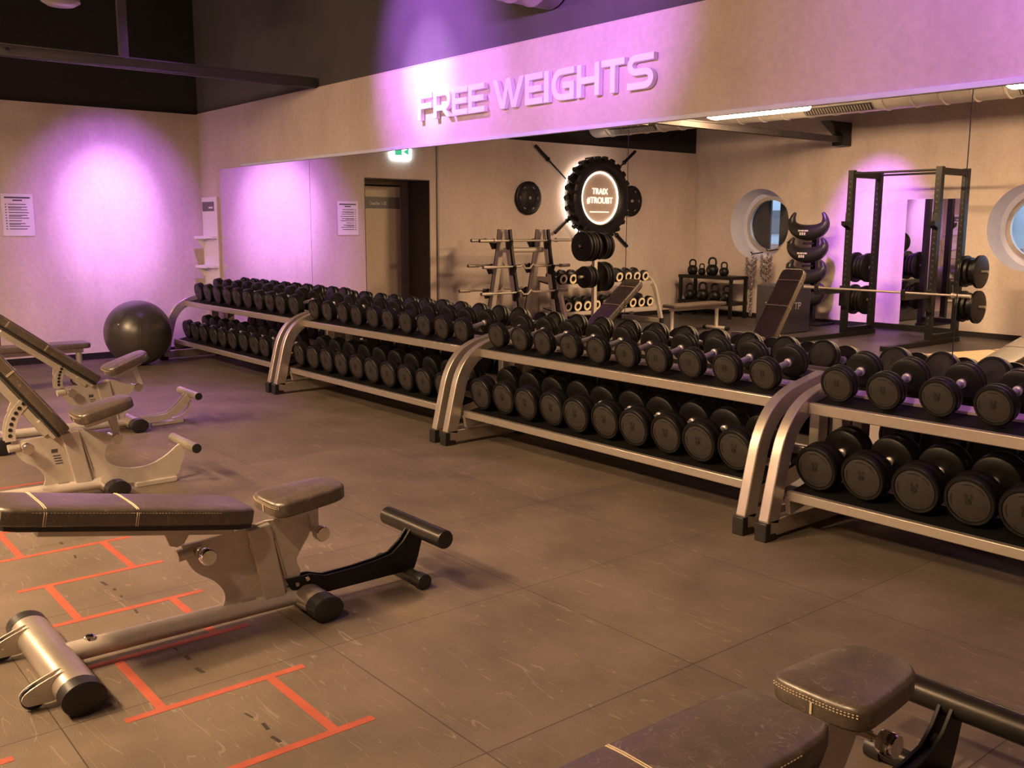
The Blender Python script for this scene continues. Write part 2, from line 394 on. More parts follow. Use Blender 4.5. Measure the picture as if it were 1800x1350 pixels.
# ------------------------------------------------------------------ room shell
RX, RY, RH, WH = 15.2, -9.74, 4.8, 3.0
b = MB(); b.box((RX / 2 - 0.4, (0.4 - 5.7) / 2, -0.05), (RX + 2.4, 6.1, 0.1)); struct('floor', b, FLOOR)
DARKFLOOR = mat('dark_back_floor', (0.040, 0.034, 0.033), 0.45, var=0.3, vscale=3, bump=0.2, bscale=150)  # darker colour for the rear part of the floor
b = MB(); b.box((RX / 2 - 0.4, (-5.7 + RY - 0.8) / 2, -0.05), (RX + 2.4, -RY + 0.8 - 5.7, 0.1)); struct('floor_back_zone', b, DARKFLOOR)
b = MB(); b.box((RX / 2, RY / 2, RH + 0.05), (RX + 0.6, -RY + 0.6, 0.1)); struct('ceiling', b, CEIL)
# mirror wall: plaster up to 3 m, black above
b = MB(); b.box((RX / 2, 0.1, WH / 2), (RX + 0.4, 0.2, WH)); struct('wall_front', b, CONCRETE)
b = MB(); b.box((RX / 2, 0.125, (WH + RH) / 2), (RX + 0.4, 0.2, RH - WH)); struct('wall_front_upper', b, BLACKWALL)
# end wall with the deep door recess
DY0, DY1, DZ = -3.58, -2.44, 2.31
b = MB()
b.box((-0.4, (DY1 + 0.1) / 2, WH / 2), (0.8, 0.1 - DY1, WH)); b.box((-0.4, (RY - 0.2 + DY0) / 2, WH / 2), (0.8, DY0 - RY + 0.2, WH)); b.box((-0.4, (DY0 + DY1) / 2, (WH + DZ) / 2), (0.8, DY1 - DY0, WH - DZ))
struct('wall_left', b, CONCRETE)
b = MB(); b.box((-0.43, RY / 2, (WH + RH) / 2), (0.8, -RY + 0.4, RH - WH)); struct('wall_left_upper', b, CEIL)
b = MB(); b.box((RX + 0.1, RY / 2, RH / 2), (0.2, -RY + 0.4, RH)); struct('wall_right', b, CONCRETE)
# back wall with porthole openings
PORT = [(1.485, 1.675, 0.635), (6.19, 1.64, 0.635)]
b = MB()
def wall_face(y, flip=False):
    xs = [-0.8]
    for (px, pz, pr) in PORT: xs += [px - 0.8, px + 0.8]
    xs.append(RX + 0.2)
    for i in range(0, len(xs), 2):
        b.f([b.v((xs[i], y, 0)), b.v((xs[i + 1], y, 0)), b.v((xs[i + 1], y, RH)), b.v((xs[i], y, RH))])
    for (px, pz, pr) in PORT:
        n = 48; ci, sq = [], []
        for k in range(n):
            a = 2 * PI * k / n; c_, s_ = math.cos(a), math.sin(a); m_ = 0.8 / max(abs(c_), abs(s_))
            ci.append(b.v((px + pr * c_, y, pz + pr * s_))); sq.append(b.v((px + m_ * c_, y, pz + m_ * s_)))
        for k in range(n): b.f([ci[k], ci[(k + 1) % n], sq[(k + 1) % n], sq[k]])
        x0, x1 = px - 0.8, px + 0.8
        for z0, z1 in ((0, pz - 0.8), (pz + 0.8, RH)): b.f([b.v((x0, y, z0)), b.v((x1, y, z0)), b.v((x1, y, z1)), b.v((x0, y, z1))])
wall_face(RY); wall_face(RY - 0.5)
struct('wall_back', b, CONCRETE)
# baseboards
b = MB(); b.box((0.008, -1.2, 0.04), (0.016, 2.4, 0.08)); b.box((0.008, -6.7, 0.04), (0.016, 6.0, 0.08)); struct('baseboard_left', b, BLACKPLASTIC)
b = MB(); b.box((RX / 2, RY + 0.008, 0.04), (RX, 0.016, 0.08)); struct('baseboard_back', b, BLACKPLASTIC)
b = MB(); b.box((RX / 2, -0.012, 2.318), (RX - 1.32, 0.024, 0.03)); o = struct('trim_1', b, LIGHTWALL, bev=0.003); o.location.x = 0.66 / 1
b = MB(); b.box((0.03, -3.72, 1.5), (0.02, 0.03, 3.0)); b.box((0.022, -3.70, 1.5), (0.012, 0.012, 3.0)); o = struct('trim_2', b, GREYFRAME)
o.location.x = -0.018
# plaster ledge where the black paint begins
b = MB(); b.box((RX / 2, 0.012, WH + 0.004), (RX, 0.03, 0.008)); struct('trim_3', b, CONCRETE)

# door in the recess
d = struct('door_1', MB().box((-0.66, -3.0, 1.12), (0.05, 0.95, 2.2)), DOORBEIGE)
obj('door_frame', MB().box((-0.62, DY0 + 0.06, 1.13), (0.1, 0.12, 2.26)).box((-0.62, -3.0, 2.28), (0.1, 1.13, 0.07)).box((-0.62, DY1 - 0.03, 1.13), (0.1, 0.06, 2.26)), GREYFRAME, d, bev=0.004)
obj('reveal_lining', MB().box((-0.3, DY0 + 0.006, DZ / 2), (0.6, 0.012, DZ)).box((-0.3, DY1 - 0.006, DZ / 2), (0.6, 0.012, DZ)).box((-0.3, (DY0 + DY1) / 2, DZ - 0.006), (0.6, DY1 - DY0 - 0.03, 0.012)), DARKREVEAL, d)
obj('sign_band', MB().box((-0.632, -2.97, 1.975), (0.008, 0.95, 0.175)), GREYBAND, d)
obj('sign_text', text_mesh('Dusche 1-02', 0.060, 0.004, (0, -1, 0), (0, 0, 1.25), (1, 0, 0), (-0.628, -3.055, 1.965), LABELWHITE), None, d)
obj('door_back_panel', MB().box((-0.75, -3.0, 1.2), (0.04, 1.4, 2.5)), DARKREVEAL, d)

# portholes
def porthole(k, px, pz, pr):
    n = 48
    b = MB().lathe([(pr, RY), (pr * 0.985, RY - 0.10), (pr * 0.95, RY - 0.36), (pr * 0.80, RY - 0.38), (pr * 0.80, RY - 0.42)], 'y', (px, 0, pz), 56)
    w = struct('window_%d' % k, b, LIGHTWALL)
    obj('window_frame', MB().lathe([(pr * 0.80, RY - 0.36), (pr * 0.80, RY - 0.335), (pr * 0.70, RY - 0.335), (pr * 0.70, RY - 0.40)], 'y', (px, 0, pz), 56), SATIN, w)
    obj('window_glass', MB().lathe([(0, RY - 0.39), (pr * 0.72, RY - 0.39), (pr * 0.72, RY - 0.396), (0, RY - 0.396)], 'y', (px, 0, pz), 48), GLASS, w)
    return w
for k, p in enumerate(PORT): porthole(k + 1, *p)
# dark panels standing outside the portholes, with a slit of daylight between them
DARKPANEL = mat('dark_outer_panel', (0.035, 0.036, 0.042), 0.5, var=0.1)
b = MB(); b.box((0.62, RY - 0.75, 1.7), (1.18, 0.04, 2.4)); b.box((1.86, RY - 0.75, 1.7), (0.9, 0.04, 2.4)); struct('wall_outside_panels', b, DARKPANEL)
FACADE = mat('pale_facade', (0.55, 0.60, 0.66), 0.6, var=0.1, vscale=3)
BRICKRED = mat('red_brown_band', (0.42, 0.22, 0.16), 0.7, var=0.1)
b = MB(); b.box((0.6, RY - 5.0, 1.2), (7, 0.3, 2.4)); b.box((0.6, RY - 4.8, 1.18), (7, 0.12, 0.12), 1)
for i in range(9): b.box((-2.4 + 0.75 * i, RY - 4.83, 1.75), (0.42, 0.06, 0.55), 2)
fac = tag(obj('building_outside', b, [FACADE, BRICKRED, GREYBAND]), 'pale building with dark windows outside, seen through the porthole slit', 'building')
b = MB(); b.box((3, RY - 4.0, -0.1), (16, 7, 0.1)); struct('ground_outside', b, mat('outside_paving', (0.3, 0.31, 0.33), 0.8, var=0.1))

# mirror panels
SEAM = [0.661, 2.97, 7.546, 9.885, 12.2]
MWORD = ['narrow wall mirror panel at the far end, beside the white shelf', 'wide wall mirror panel behind the first two dumbbell racks', 'tall wall mirror panel behind the third rack, reflecting the power rack', 'wall mirror panel at the right edge behind the nearest rack']
for i in range(4):
    x0, x1 = SEAM[i] + 0.003, SEAM[i + 1] - 0.003
    m_ = obj('wall_mirror', MB().box(((x0 + x1) / 2, -0.004, 1.165), (x1 - x0, 0.008, 2.27)), MIRROR)
    tag(m_, MWORD[i], 'mirror', 'wall mirror panels')
b = MB()
for s_ in SEAM[1:4]: b.box((s_, -0.002, 1.165), (0.007, 0.004, 2.27))
struct('trim_4', b, BLACKPLASTIC)

# ------------------------------------------------------------------ FREE WEIGHTS lettering
LT = 0.046
def letter(ch, x0, x1, words):
    w, h, t = x1 - x0, 0.225, LT
    b = MB(); y0, y1 = -0.045, -0.004
    def bar(xa, za, xb, zb): b.prism([(xa, za), (xb, za), (xb, zb), (xa, zb)], 'y', y0, y1)
    if ch == 'F': b.prism([(0, 0), (t, 0), (t, h * .42), (w * .95, h * .42), (w * .95, h * .42 + t), (t, h * .42 + t), (t, h - t), (w, h - t), (w, h), (0, h)], 'y', y0, y1)
    elif ch == 'E': b.prism([(0, 0), (w, 0), (w, t), (t, t), (t, h * .40), (w * .95, h * .40), (w * .95, h * .40 + t), (t, h * .40 + t), (t, h - t), (w, h - t), (w, h), (0, h)], 'y', y0, y1)
    elif ch == 'I': bar(0, 0, w, h)
    elif ch == 'H': b.prism([(0, 0), (t, 0), (t, h * .40), (w - t, h * .40), (w - t, 0), (w, 0), (w, h), (w - t, h), (w - t, h * .40 + t), (t, h * .40 + t), (t, h), (0, h)], 'y', y0, y1)
    elif ch == 'T': b.prism([(w / 2 - t / 2, 0), (w / 2 + t / 2, 0), (w / 2 + t / 2, h - t), (w, h - t), (w, h), (0, h), (0, h - t), (w / 2 - t / 2, h - t)], 'y', y0, y1)
    elif ch == 'W':
        k = t * 1.1; c = w / 2
        b.prism([(0, h), (w * .25, 0), (w * .25 + k, 0), (c, h * .62), (w * .75 - k, 0), (w * .75, 0), (w, h), (w - k, h), (w * .75 - k / 2, h * .26), (c + k / 2, h), (c - k / 2, h), (w * .25 + k / 2, h * .26), (k, h)], 'y', y0, y1)
    elif ch == 'R':
        bar(0, 0, t, h); q = t / 2; rr = 0.062
        top, mid = h - q, h * .36
        pts = [(t, top), (w - rr - q, top)] + [(w - rr - q + rr * math.sin(a), top - (top - mid) / 2 + (top - mid) / 2 * math.cos(a)) for a in [PI * k / 8 for k in range(1, 8)]] + [(w - rr - q, mid), (t, mid)]
        b.sweep(pts, 'y', y0, y1, t)
        b.prism([(w * .42, mid), (w * .42 + t * 1.2, mid), (w, 0), (w - t * 1.25, 0)], 'y', y0 + 0.001, y1)
    elif ch == 'G':
        q = t / 2; rr = 0.085
        def arc(cx, cz, a0, a1, n=7): return [(cx + rr * math.cos(R(a0 + (a1 - a0) * k / n)), cz + rr * math.sin(R(a0 + (a1 - a0) * k / n))) for k in range(n + 1)]
        b.sweep([(w, h - q)] + arc(q + rr, h - q - rr, 90, 180) + arc(q + rr, q + rr, 180, 270) + [(w - q, q), (w - q, h * .36 + q), (w * .5, h * .36 + q)], 'y', y0, y1, t)
    elif ch == 'S':
        q = t / 2; z3, z2, z1 = h - q, h / 2, q; rr = (z3 - z2) / 2
        def arc(cx, cz, a0, a1, n=9): return [(cx + rr * 1.15 * math.cos(R(a0 + (a1 - a0) * k / n)), cz + rr * math.sin(R(a0 + (a1 - a0) * k / n))) for k in range(n + 1)]
        b.sweep([(w, z3)] + arc(q + rr * 1.15, (z3 + z2) / 2, 90, 270) + arc(w - q - rr * 1.15, (z2 + z1) / 2, 90, -90) + [(0, z1)], 'y', y0, y1, t)
    o = obj('sign_letter', b, SIGNWHITE, loc=(x0, 0, 2.525), bev=0.003)
    tag(o, words, 'sign letter', 'letters of the wall sign')
for ch, a, c, wds in [
    ('F', 5.05, 5.265, 'raised white letter F that begins the word FREE on the wall'),
    ('R', 5.285, 5.53, 'raised white letter R, second letter of the word FREE'),
    ('E', 5.555, 5.765, 'raised white letter E just after the R of FREE'),
    ('E', 5.778, 5.99, 'raised white letter E that ends the word FREE'),
    ('W', 6.10, 6.475, 'raised white letter W that begins the word WEIGHTS'),
    ('E', 6.49, 6.69, 'raised white letter E between W and I in WEIGHTS'),
    ('I', 6.708, 6.76, 'raised white letter I in the word WEIGHTS'),
    ('G', 6.79, 7.03, 'raised white letter G in the word WEIGHTS'),
    ('H', 7.06, 7.285, 'raised white letter H in the word WEIGHTS'),
    ('T', 7.305, 7.525, 'raised white letter T in the word WEIGHTS'),
    ('S', 7.553, 7.79, 'raised white letter S that ends the word WEIGHTS')]:
    letter(ch, a, c, wds)

# ------------------------------------------------------------------ ceiling: beam, ducts, luminaires
def ceiling_steel():
    t = thing('steel_beam', 'black steel beam crossing under the ceiling at the upper left', 'beam', (3.15, 0, 3.0))
    b = MB(); zt = 0.095
    b.box((0, RY / 2, 0.006), (0.10, -RY - 0.02, 0.012)); b.box((0, RY / 2, zt - 0.006), (0.10, -RY - 0.02, 0.012)); b.box((0.015, RY / 2, zt / 2), (0.03, -RY - 0.02, zt))
    obj('girder', b, BEAMGREY, t)
    b = MB(); b.box((0, -1.9, (RH - 3.0 + zt) / 2), (0.055, 0.075, RH - 3.0 - zt)); obj('hanger', b, BEAMGREY, t)
    b = MB(); b.prism([(RY + 0.01, -0.02), (RY + 0.22, -0.02), (RY + 0.24, 0.1), (RY + 0.65, 0.32), (RY + 0.01, 0.32)], 'x', -0.09, 0.09)
    b.box((0, RY + 0.14, 0.02), (0.2, 0.24, 0.14)); obj('wall_bracket', b, BLACKMETAL, t)
    b = MB()
    for yy in (-2.86, -4.5): b.box((0, yy - 0.25, -0.018), (0.06, 0.35, 0.035)); b.lathe([(0, 0.03), (0.012, 0.03), (0.012, 0)], 'x', (0.03, yy, 0.055), 8)
    obj('clamp_plate', b, BLACKMETAL, t)
ceiling_steel()
def duct_x():
    t = thing('ventilation_duct', 'long pale round ventilation duct with black grilles, reflected above the power rack', 'duct', (0, -7.05, 3.36))
    x0, x1, r = 0.03, 9.5, 0.225; prof = []
    x = x0
    prof.append((r, x))
    while x < x1:
        prof += [(r, x + 0.345), (r + 0.012, x + 0.355), (r + 0.012, x + 0.375), (r, x + 0.385)]; x += 0.385
    obj('duct_tube', MB().lathe(prof, 'x', (0, 0, 0), 40), DUCTMAT, t)
    for gx in (1.0, 4.75, 7.6):
        b = MB(); a = R(-48)
        rot = Matrix.Rotation(R(42), 3, 'X')
        cz = Vector((gx, 0.235 * math.cos(a), 0.235 * math.sin(a)))
        b.box(cz, (1.0, 0.11, 0.014), 0, rot)
        for k in range(24): b.box(cz + Vector((-0.48 + k * 0.0417, 0.003, -0.004)), (0.010, 0.09, 0.012), 1, rot)
        obj('air_grille', b, [BLACKPLASTIC, DUCTMAT], t, label='black slotted air grille')
    b = MB()
    for k in (1.5, 4.2, 6.9): b.box((k, 0, 0.75), (0.02, 0.02, 1.1))
    obj('duct_hanger', b, BLACKMETAL, t)
duct_x()
def duct_wall():
    t = thing('wall_duct', 'round grey duct entering the black wall above the lettering', 'duct', (6.73, 0, 3.385))
    prof = [(0.2, -0.0)]
    y = -0.0
    while y > -0.75:
        prof += [(0.2, y - 0.16), (0.206, y - 0.17), (0.206, y - 0.18), (0.2, y - 0.19)]; y -= 0.19
    obj('duct_tube', MB().lathe([(r, h) for r, h in prof], 'y', (0, 0, 0), 40), DUCTMAT, t)
    obj('duct_elbow', MB().tube([(0, y - 0.3 * math.sin(R(a)), 0.3 - 0.3 * math.cos(R(a))) for a in range(0, 91, 10)] + [(0, y - 0.3, RH - 3.385)], 0.2, 40, up=(1, 0, 0)), DUCTMAT, t)
duct_wall()
def duct_flex():
    t = thing('flexible_duct', 'ribbed flexible duct end hanging from the dark ceiling at the top left', 'duct', (3.0, -2.36, 3.49))
    prof = [(0, 0.0), (0.11, 0.002), (0.14, 0.02)]; z = 0.02
    while z < 1.28: prof += [(0.16, z + 0.012), (0.16, z + 0.024), (0.146, z + 0.036)]; z += 0.036
    obj('duct_tube', MB().lathe(prof, 'z', (0, 0, 0), 32), DUCTMAT, t)
duct_flex()
def luminaire(x0, x1, words):
    t = thing('linear_ceiling_light', words, 'ceiling light', ((x0 + x1) / 2, -5.98, 3.1), group='linear ceiling lights')
    L_ = x1 - x0
    sec = [(-0.17, 0.075), (-0.17, 0.045), (-0.14, 0.01), (-0.08, -0.005), (0, -0.01), (0.08, -0.005), (0.14, 0.01), (0.17, 0.045), (0.17, 0.075)]
    obj('diffuser', MB().prism(sec, 'x', -L_ / 2, L_ / 2), LAMP, t)
    obj('housing', MB().box((0, 0, 0.09), (L_ + 0.03, 0.36, 0.028)), DUCTMAT, t)
    b = MB()
    for k in (-0.4, 0.4): b.tube([(k * L_, 0, 0.1), (k * L_, 0, RH - 3.1)], 0.004, 6)
    obj('suspension_wire', b, BLACKMETAL, t)
luminaire(3.42, 4.85, 'bright ceiling light reflected at the top of the mirror, left of the duct grille')
luminaire(7.42, 8.85, 'bright ceiling light whose tip shows at the right edge of the mirror')

# ------------------------------------------------------------------ dumbbells
def make_dumbbell(Rd, hw, Ltot, label):
    """local y along the handle, origin under the middle, heads resting at z = 0"""
    t = thing('dumbbell', label, 'dumbbell')
    c = 0.004
    for s_ in (-1, 1):
        y1 = s_ * Ltot / 2; y0 = s_ * (Ltot / 2 - hw)
        def Y(k): return y0 + (y1 - y0) * k
        prof = [(0.018, Y(0)), (Rd * .55, Y(0)), (Rd * .90, Y(0.03)), (Rd * .975, Y(0.09)), (Rd, Y(0.2)), (Rd, Y(0.52)), (Rd * .985, Y(0.55)), (Rd * .985, Y(0.60)), (Rd, Y(0.63)), (Rd, Y(0.86)), (Rd * .975, Y(0.95)), (Rd * .93, Y(1.0)), (Rd * .84, Y(1.0)), (Rd * .83, Y(0.95)), (0, Y(0.95))]
        h_ = obj('weight_head', MB().lathe(prof, 'y', (0, 0, Rd), 40), RUBBER, t)
        b = MB().lathe([(Rd * .80, Y(0.94)), (Rd * .80, Y(0.985)), (Rd * .79, Y(0.99)), (0.016, Y(0.99)), (0.016, Y(0.97)), (0.008, Y(0.97)), (0.008, Y(1.0)), (0, Y(1.0))], 'y', (0, 0, Rd), 36, mis=[0, 0, 0, 1, 1, 1, 1])
        yy = Y(0.995)
        for (a0, a1) in ((30, 62), (70, 110), (160, 200), (235, 305)):          # printed arcs on the plate
            n = max(3, int((a1 - a0) / 7))
            for k in range(n):
                a = R(a0 + (a1 - a0) * (k + .5) / n); rr = Rd * .68
                b.box((rr * math.cos(a), yy, Rd + rr * math.sin(a)), (Rd * .05, 0.0015, Rd * .09), 1, Matrix.Rotation(-a, 3, 'Y'))
        for dx in (-1, 1): b.box((dx * Rd * .1, yy, Rd + Rd * .22), (Rd * .11, 0.0015, Rd * .16), 1)
        obj('end_plate', b, [PLATEGREY, MARK], h_, label='dark grey printed end plate')
    g = Ltot / 2 - hw
    obj('handle', MB().lathe([(0.0, -g), (0.024, -g - 0.002), (0.024, -g + 0.012), (0.0165, -g + 0.018), (0.018, 0), (0.0165, g - 0.018), (0.024, g - 0.012), (0.024, g + 0.002), (0, g)], 'y', (0, 0, Rd), 20), HANDLE, t)
    return t
# ------------------------------------------------------------------ dumbbell racks
SL_T, SL_B = 0.21, 0.20            # shelf slopes
def make_rack(x0, x1, words):
    t = thing('dumbbell_rack', words, 'dumbbell rack', (x0, 0, 0), group='silver two-tier dumbbell racks')
    L_ = x1 - x0; w = 0.062
    line = curve([(-0.755, 0.09), (-0.698, 0.33), (-0.645, 0.51), (-0.56, 0.63), (-0.44, 0.70), (-0.29, 0.737), (-0.10, 0.775)], 5)
    for xa in (0, L_ - w):
        f_ = obj('side_frame', MB().sweep(line, 'x', xa, xa + w, 0.1), RACKSILVER, t, bev=0.006)
        obj('base_bar', MB().box((xa + w / 2, -0.40, 0.065), (w, 0.80, 0.09)), RACKSILVER, t, bev=0.006)
        obj('rear_upright', MB().box((xa + w / 2, -0.11, 0.42), (w, 0.09, 0.66)), RACKSILVER, t, bev=0.004)
        obj('foot_cap', MB().prism([(-0.823, 0), (-0.725, 0), (-0.725, 0.035), (-0.778, 0.04), (-0.778, 0.10), (-0.823, 0.10)], 'x', xa - 0.005, xa + w + 0.005), BLACKPLASTIC, t, bev=0.005)
        obj('rear_foot', MB().box((xa + w / 2, -0.07, 0.0125), (w + 0.006, 0.09, 0.025)), BLACKPLASTIC, t, bev=0.005)
    xi0, xi1 = w, L_ - w; xc, xl = L_ / 2, L_ - 2 * w
    # upper shelf
    def shelf(yf, zf, yb, sl, kind):
        zz = lambda y: zf + (y - yf) * sl
        b = MB()
        b.prism([(yf, zf - 0.012), (yb, zz(yb) - 0.012), (yb, zz(yb) - 0.03), (yf, zf - 0.03)], 'x', xi0, xi1)
        o = obj('shelf_tray', b, TRAYBLACK, t)
        b = MB(); rh = 0.06 if kind == 'upper' else 0.052; b.box((xc, yf - 0.018, zf - 0.001 - rh / 2), (xl, 0.036, rh)); obj('front_rail', b, SATIN, t, bev=0.005)
        ym = (yf * 0.42 + yb * 0.58)
        b = MB(); b.box((xc, ym, zz(ym) - 0.004), (xl, 0.075, 0.014), 0, Matrix.Rotation(math.atan(sl), 3, 'X')); obj('centre_strip', b, STRIP, t)
        b = MB(); b.box((xc, yb + 0.012, zz(yb) + 0.005), (xl, 0.03, 0.06)); obj('back_rail', b, SATIN, t, bev=0.004)
        return ym, zz(ym)
    ym, zm = shelf(-0.455, 0.706, -0.095, SL_T, 'upper')
    shelf(-0.615, 0.252, -0.165, SL_B, 'lower')
    for k in range(10):
        xx = 0.187 + k * (L_ - 0.372) / 9
        obj('weight_label', MB().box((xx, ym, zm + 0.0045), (0.058, 0.034, 0.002), 0, Matrix.Rotation(math.atan(SL_T), 3, 'X')), LABELWHITE, t, label='small white weight label')
    for xx, z_ in ((0.07, 0.2), (L_ - 0.07, 0.2)): obj('shelf_bracket', MB().box((xx, -0.42, 0.215), (0.03, 0.46, 0.09), 0, Matrix.Rotation(math.atan(SL_B), 3, 'X')), RACKSILVER, t)
    return t
RACKS = [(0.52, 3.535, 'silver dumbbell rack in the far corner beside the gym ball', 'the rack beside the gym ball'),
         (3.615, 6.375, 'silver dumbbell rack second from the far corner', 'the second rack from the gym ball'),
         (6.453, 9.225, 'silver dumbbell rack in the middle, second from the right edge', 'the middle rack, second from right edge'),
         (9.308, 12.08, 'silver dumbbell rack nearest the camera at the right edge', 'the nearest rack at the right edge')]
for r_ in RACKS: make_rack(r_[0], r_[1], r_[2])
# x of the first and last dumbbell, face y, face z, radius, head width, length, how many to place
ROWS = [
    (0, 'upper', 0.89, 3.355, -.43, .818, .108, .078, .315, 10), (0, 'lower', 0.83, 3.24, -.58, .380, .112, .09, .33, 10),
    (1, 'upper', 3.79, 6.21, -.43, .815, .099, .07, .315, 10), (1, 'lower', 3.75, 6.16, -.58, .390, .116, .10, .35, 10),
    (2, 'upper', 6.64, 9.04, -.43, .812, .095, .066, .315, 10), (2, 'lower', 6.645, 8.98, -.58, .393, .124, .105, .36, 10),
    (3, 'upper', 9.495, 11.9, -.43, .815, .097, .068, .315, 6), (3, 'lower', 9.50, 11.86, -.58, .388, .123, .11, .37, 6)]
rnd = random.Random(3)
for ri, tier, xa, xb, yf, zf, Rd, hw, Lt, num in ROWS:
    sl = SL_T if tier == 'upper' else SL_B
    th = math.atan(sl); d_ = Vector((0, math.cos(th), math.sin(th))); n_ = Vector((0, -math.sin(th), math.cos(th)))
    proto = None
    zshelf0 = 0.706 + (yf + 0.455) * SL_T if tier == 'upper' else 0.252 + (yf + 0.615) * SL_B
    for k in range(num):
        words = '%s black dumbbell from left, %s shelf of %s' % (ORD[k], tier, RACKS[ri][3])
        if proto is None: o = proto = make_dumbbell(Rd, hw, Lt, words)
        else: o = copy_tree(proto); o['label'] = words
        o['group'] = 'dumbbells on the %s shelf of %s' % (tier, RACKS[ri][3])
        x = xa + (xb - xa) * k / 9
        # rest the heads on the shelf plane; face centre stays close to the measured height
        base = Vector((x + rnd.uniform(-.005, .005), yf - 0.012 + Lt / 2 * math.cos(th) + Rd * math.sin(th) + rnd.uniform(-.008, .008), 0))
        yfr = -0.455 if tier == 'upper' else -0.615; zfr = 0.706 if tier == 'upper' else 0.252
        base.z = zfr + (base.y - yfr) * sl + 0.005
        o.location = base; o.rotation_euler = (th, 0, rnd.uniform(-.025, .025))

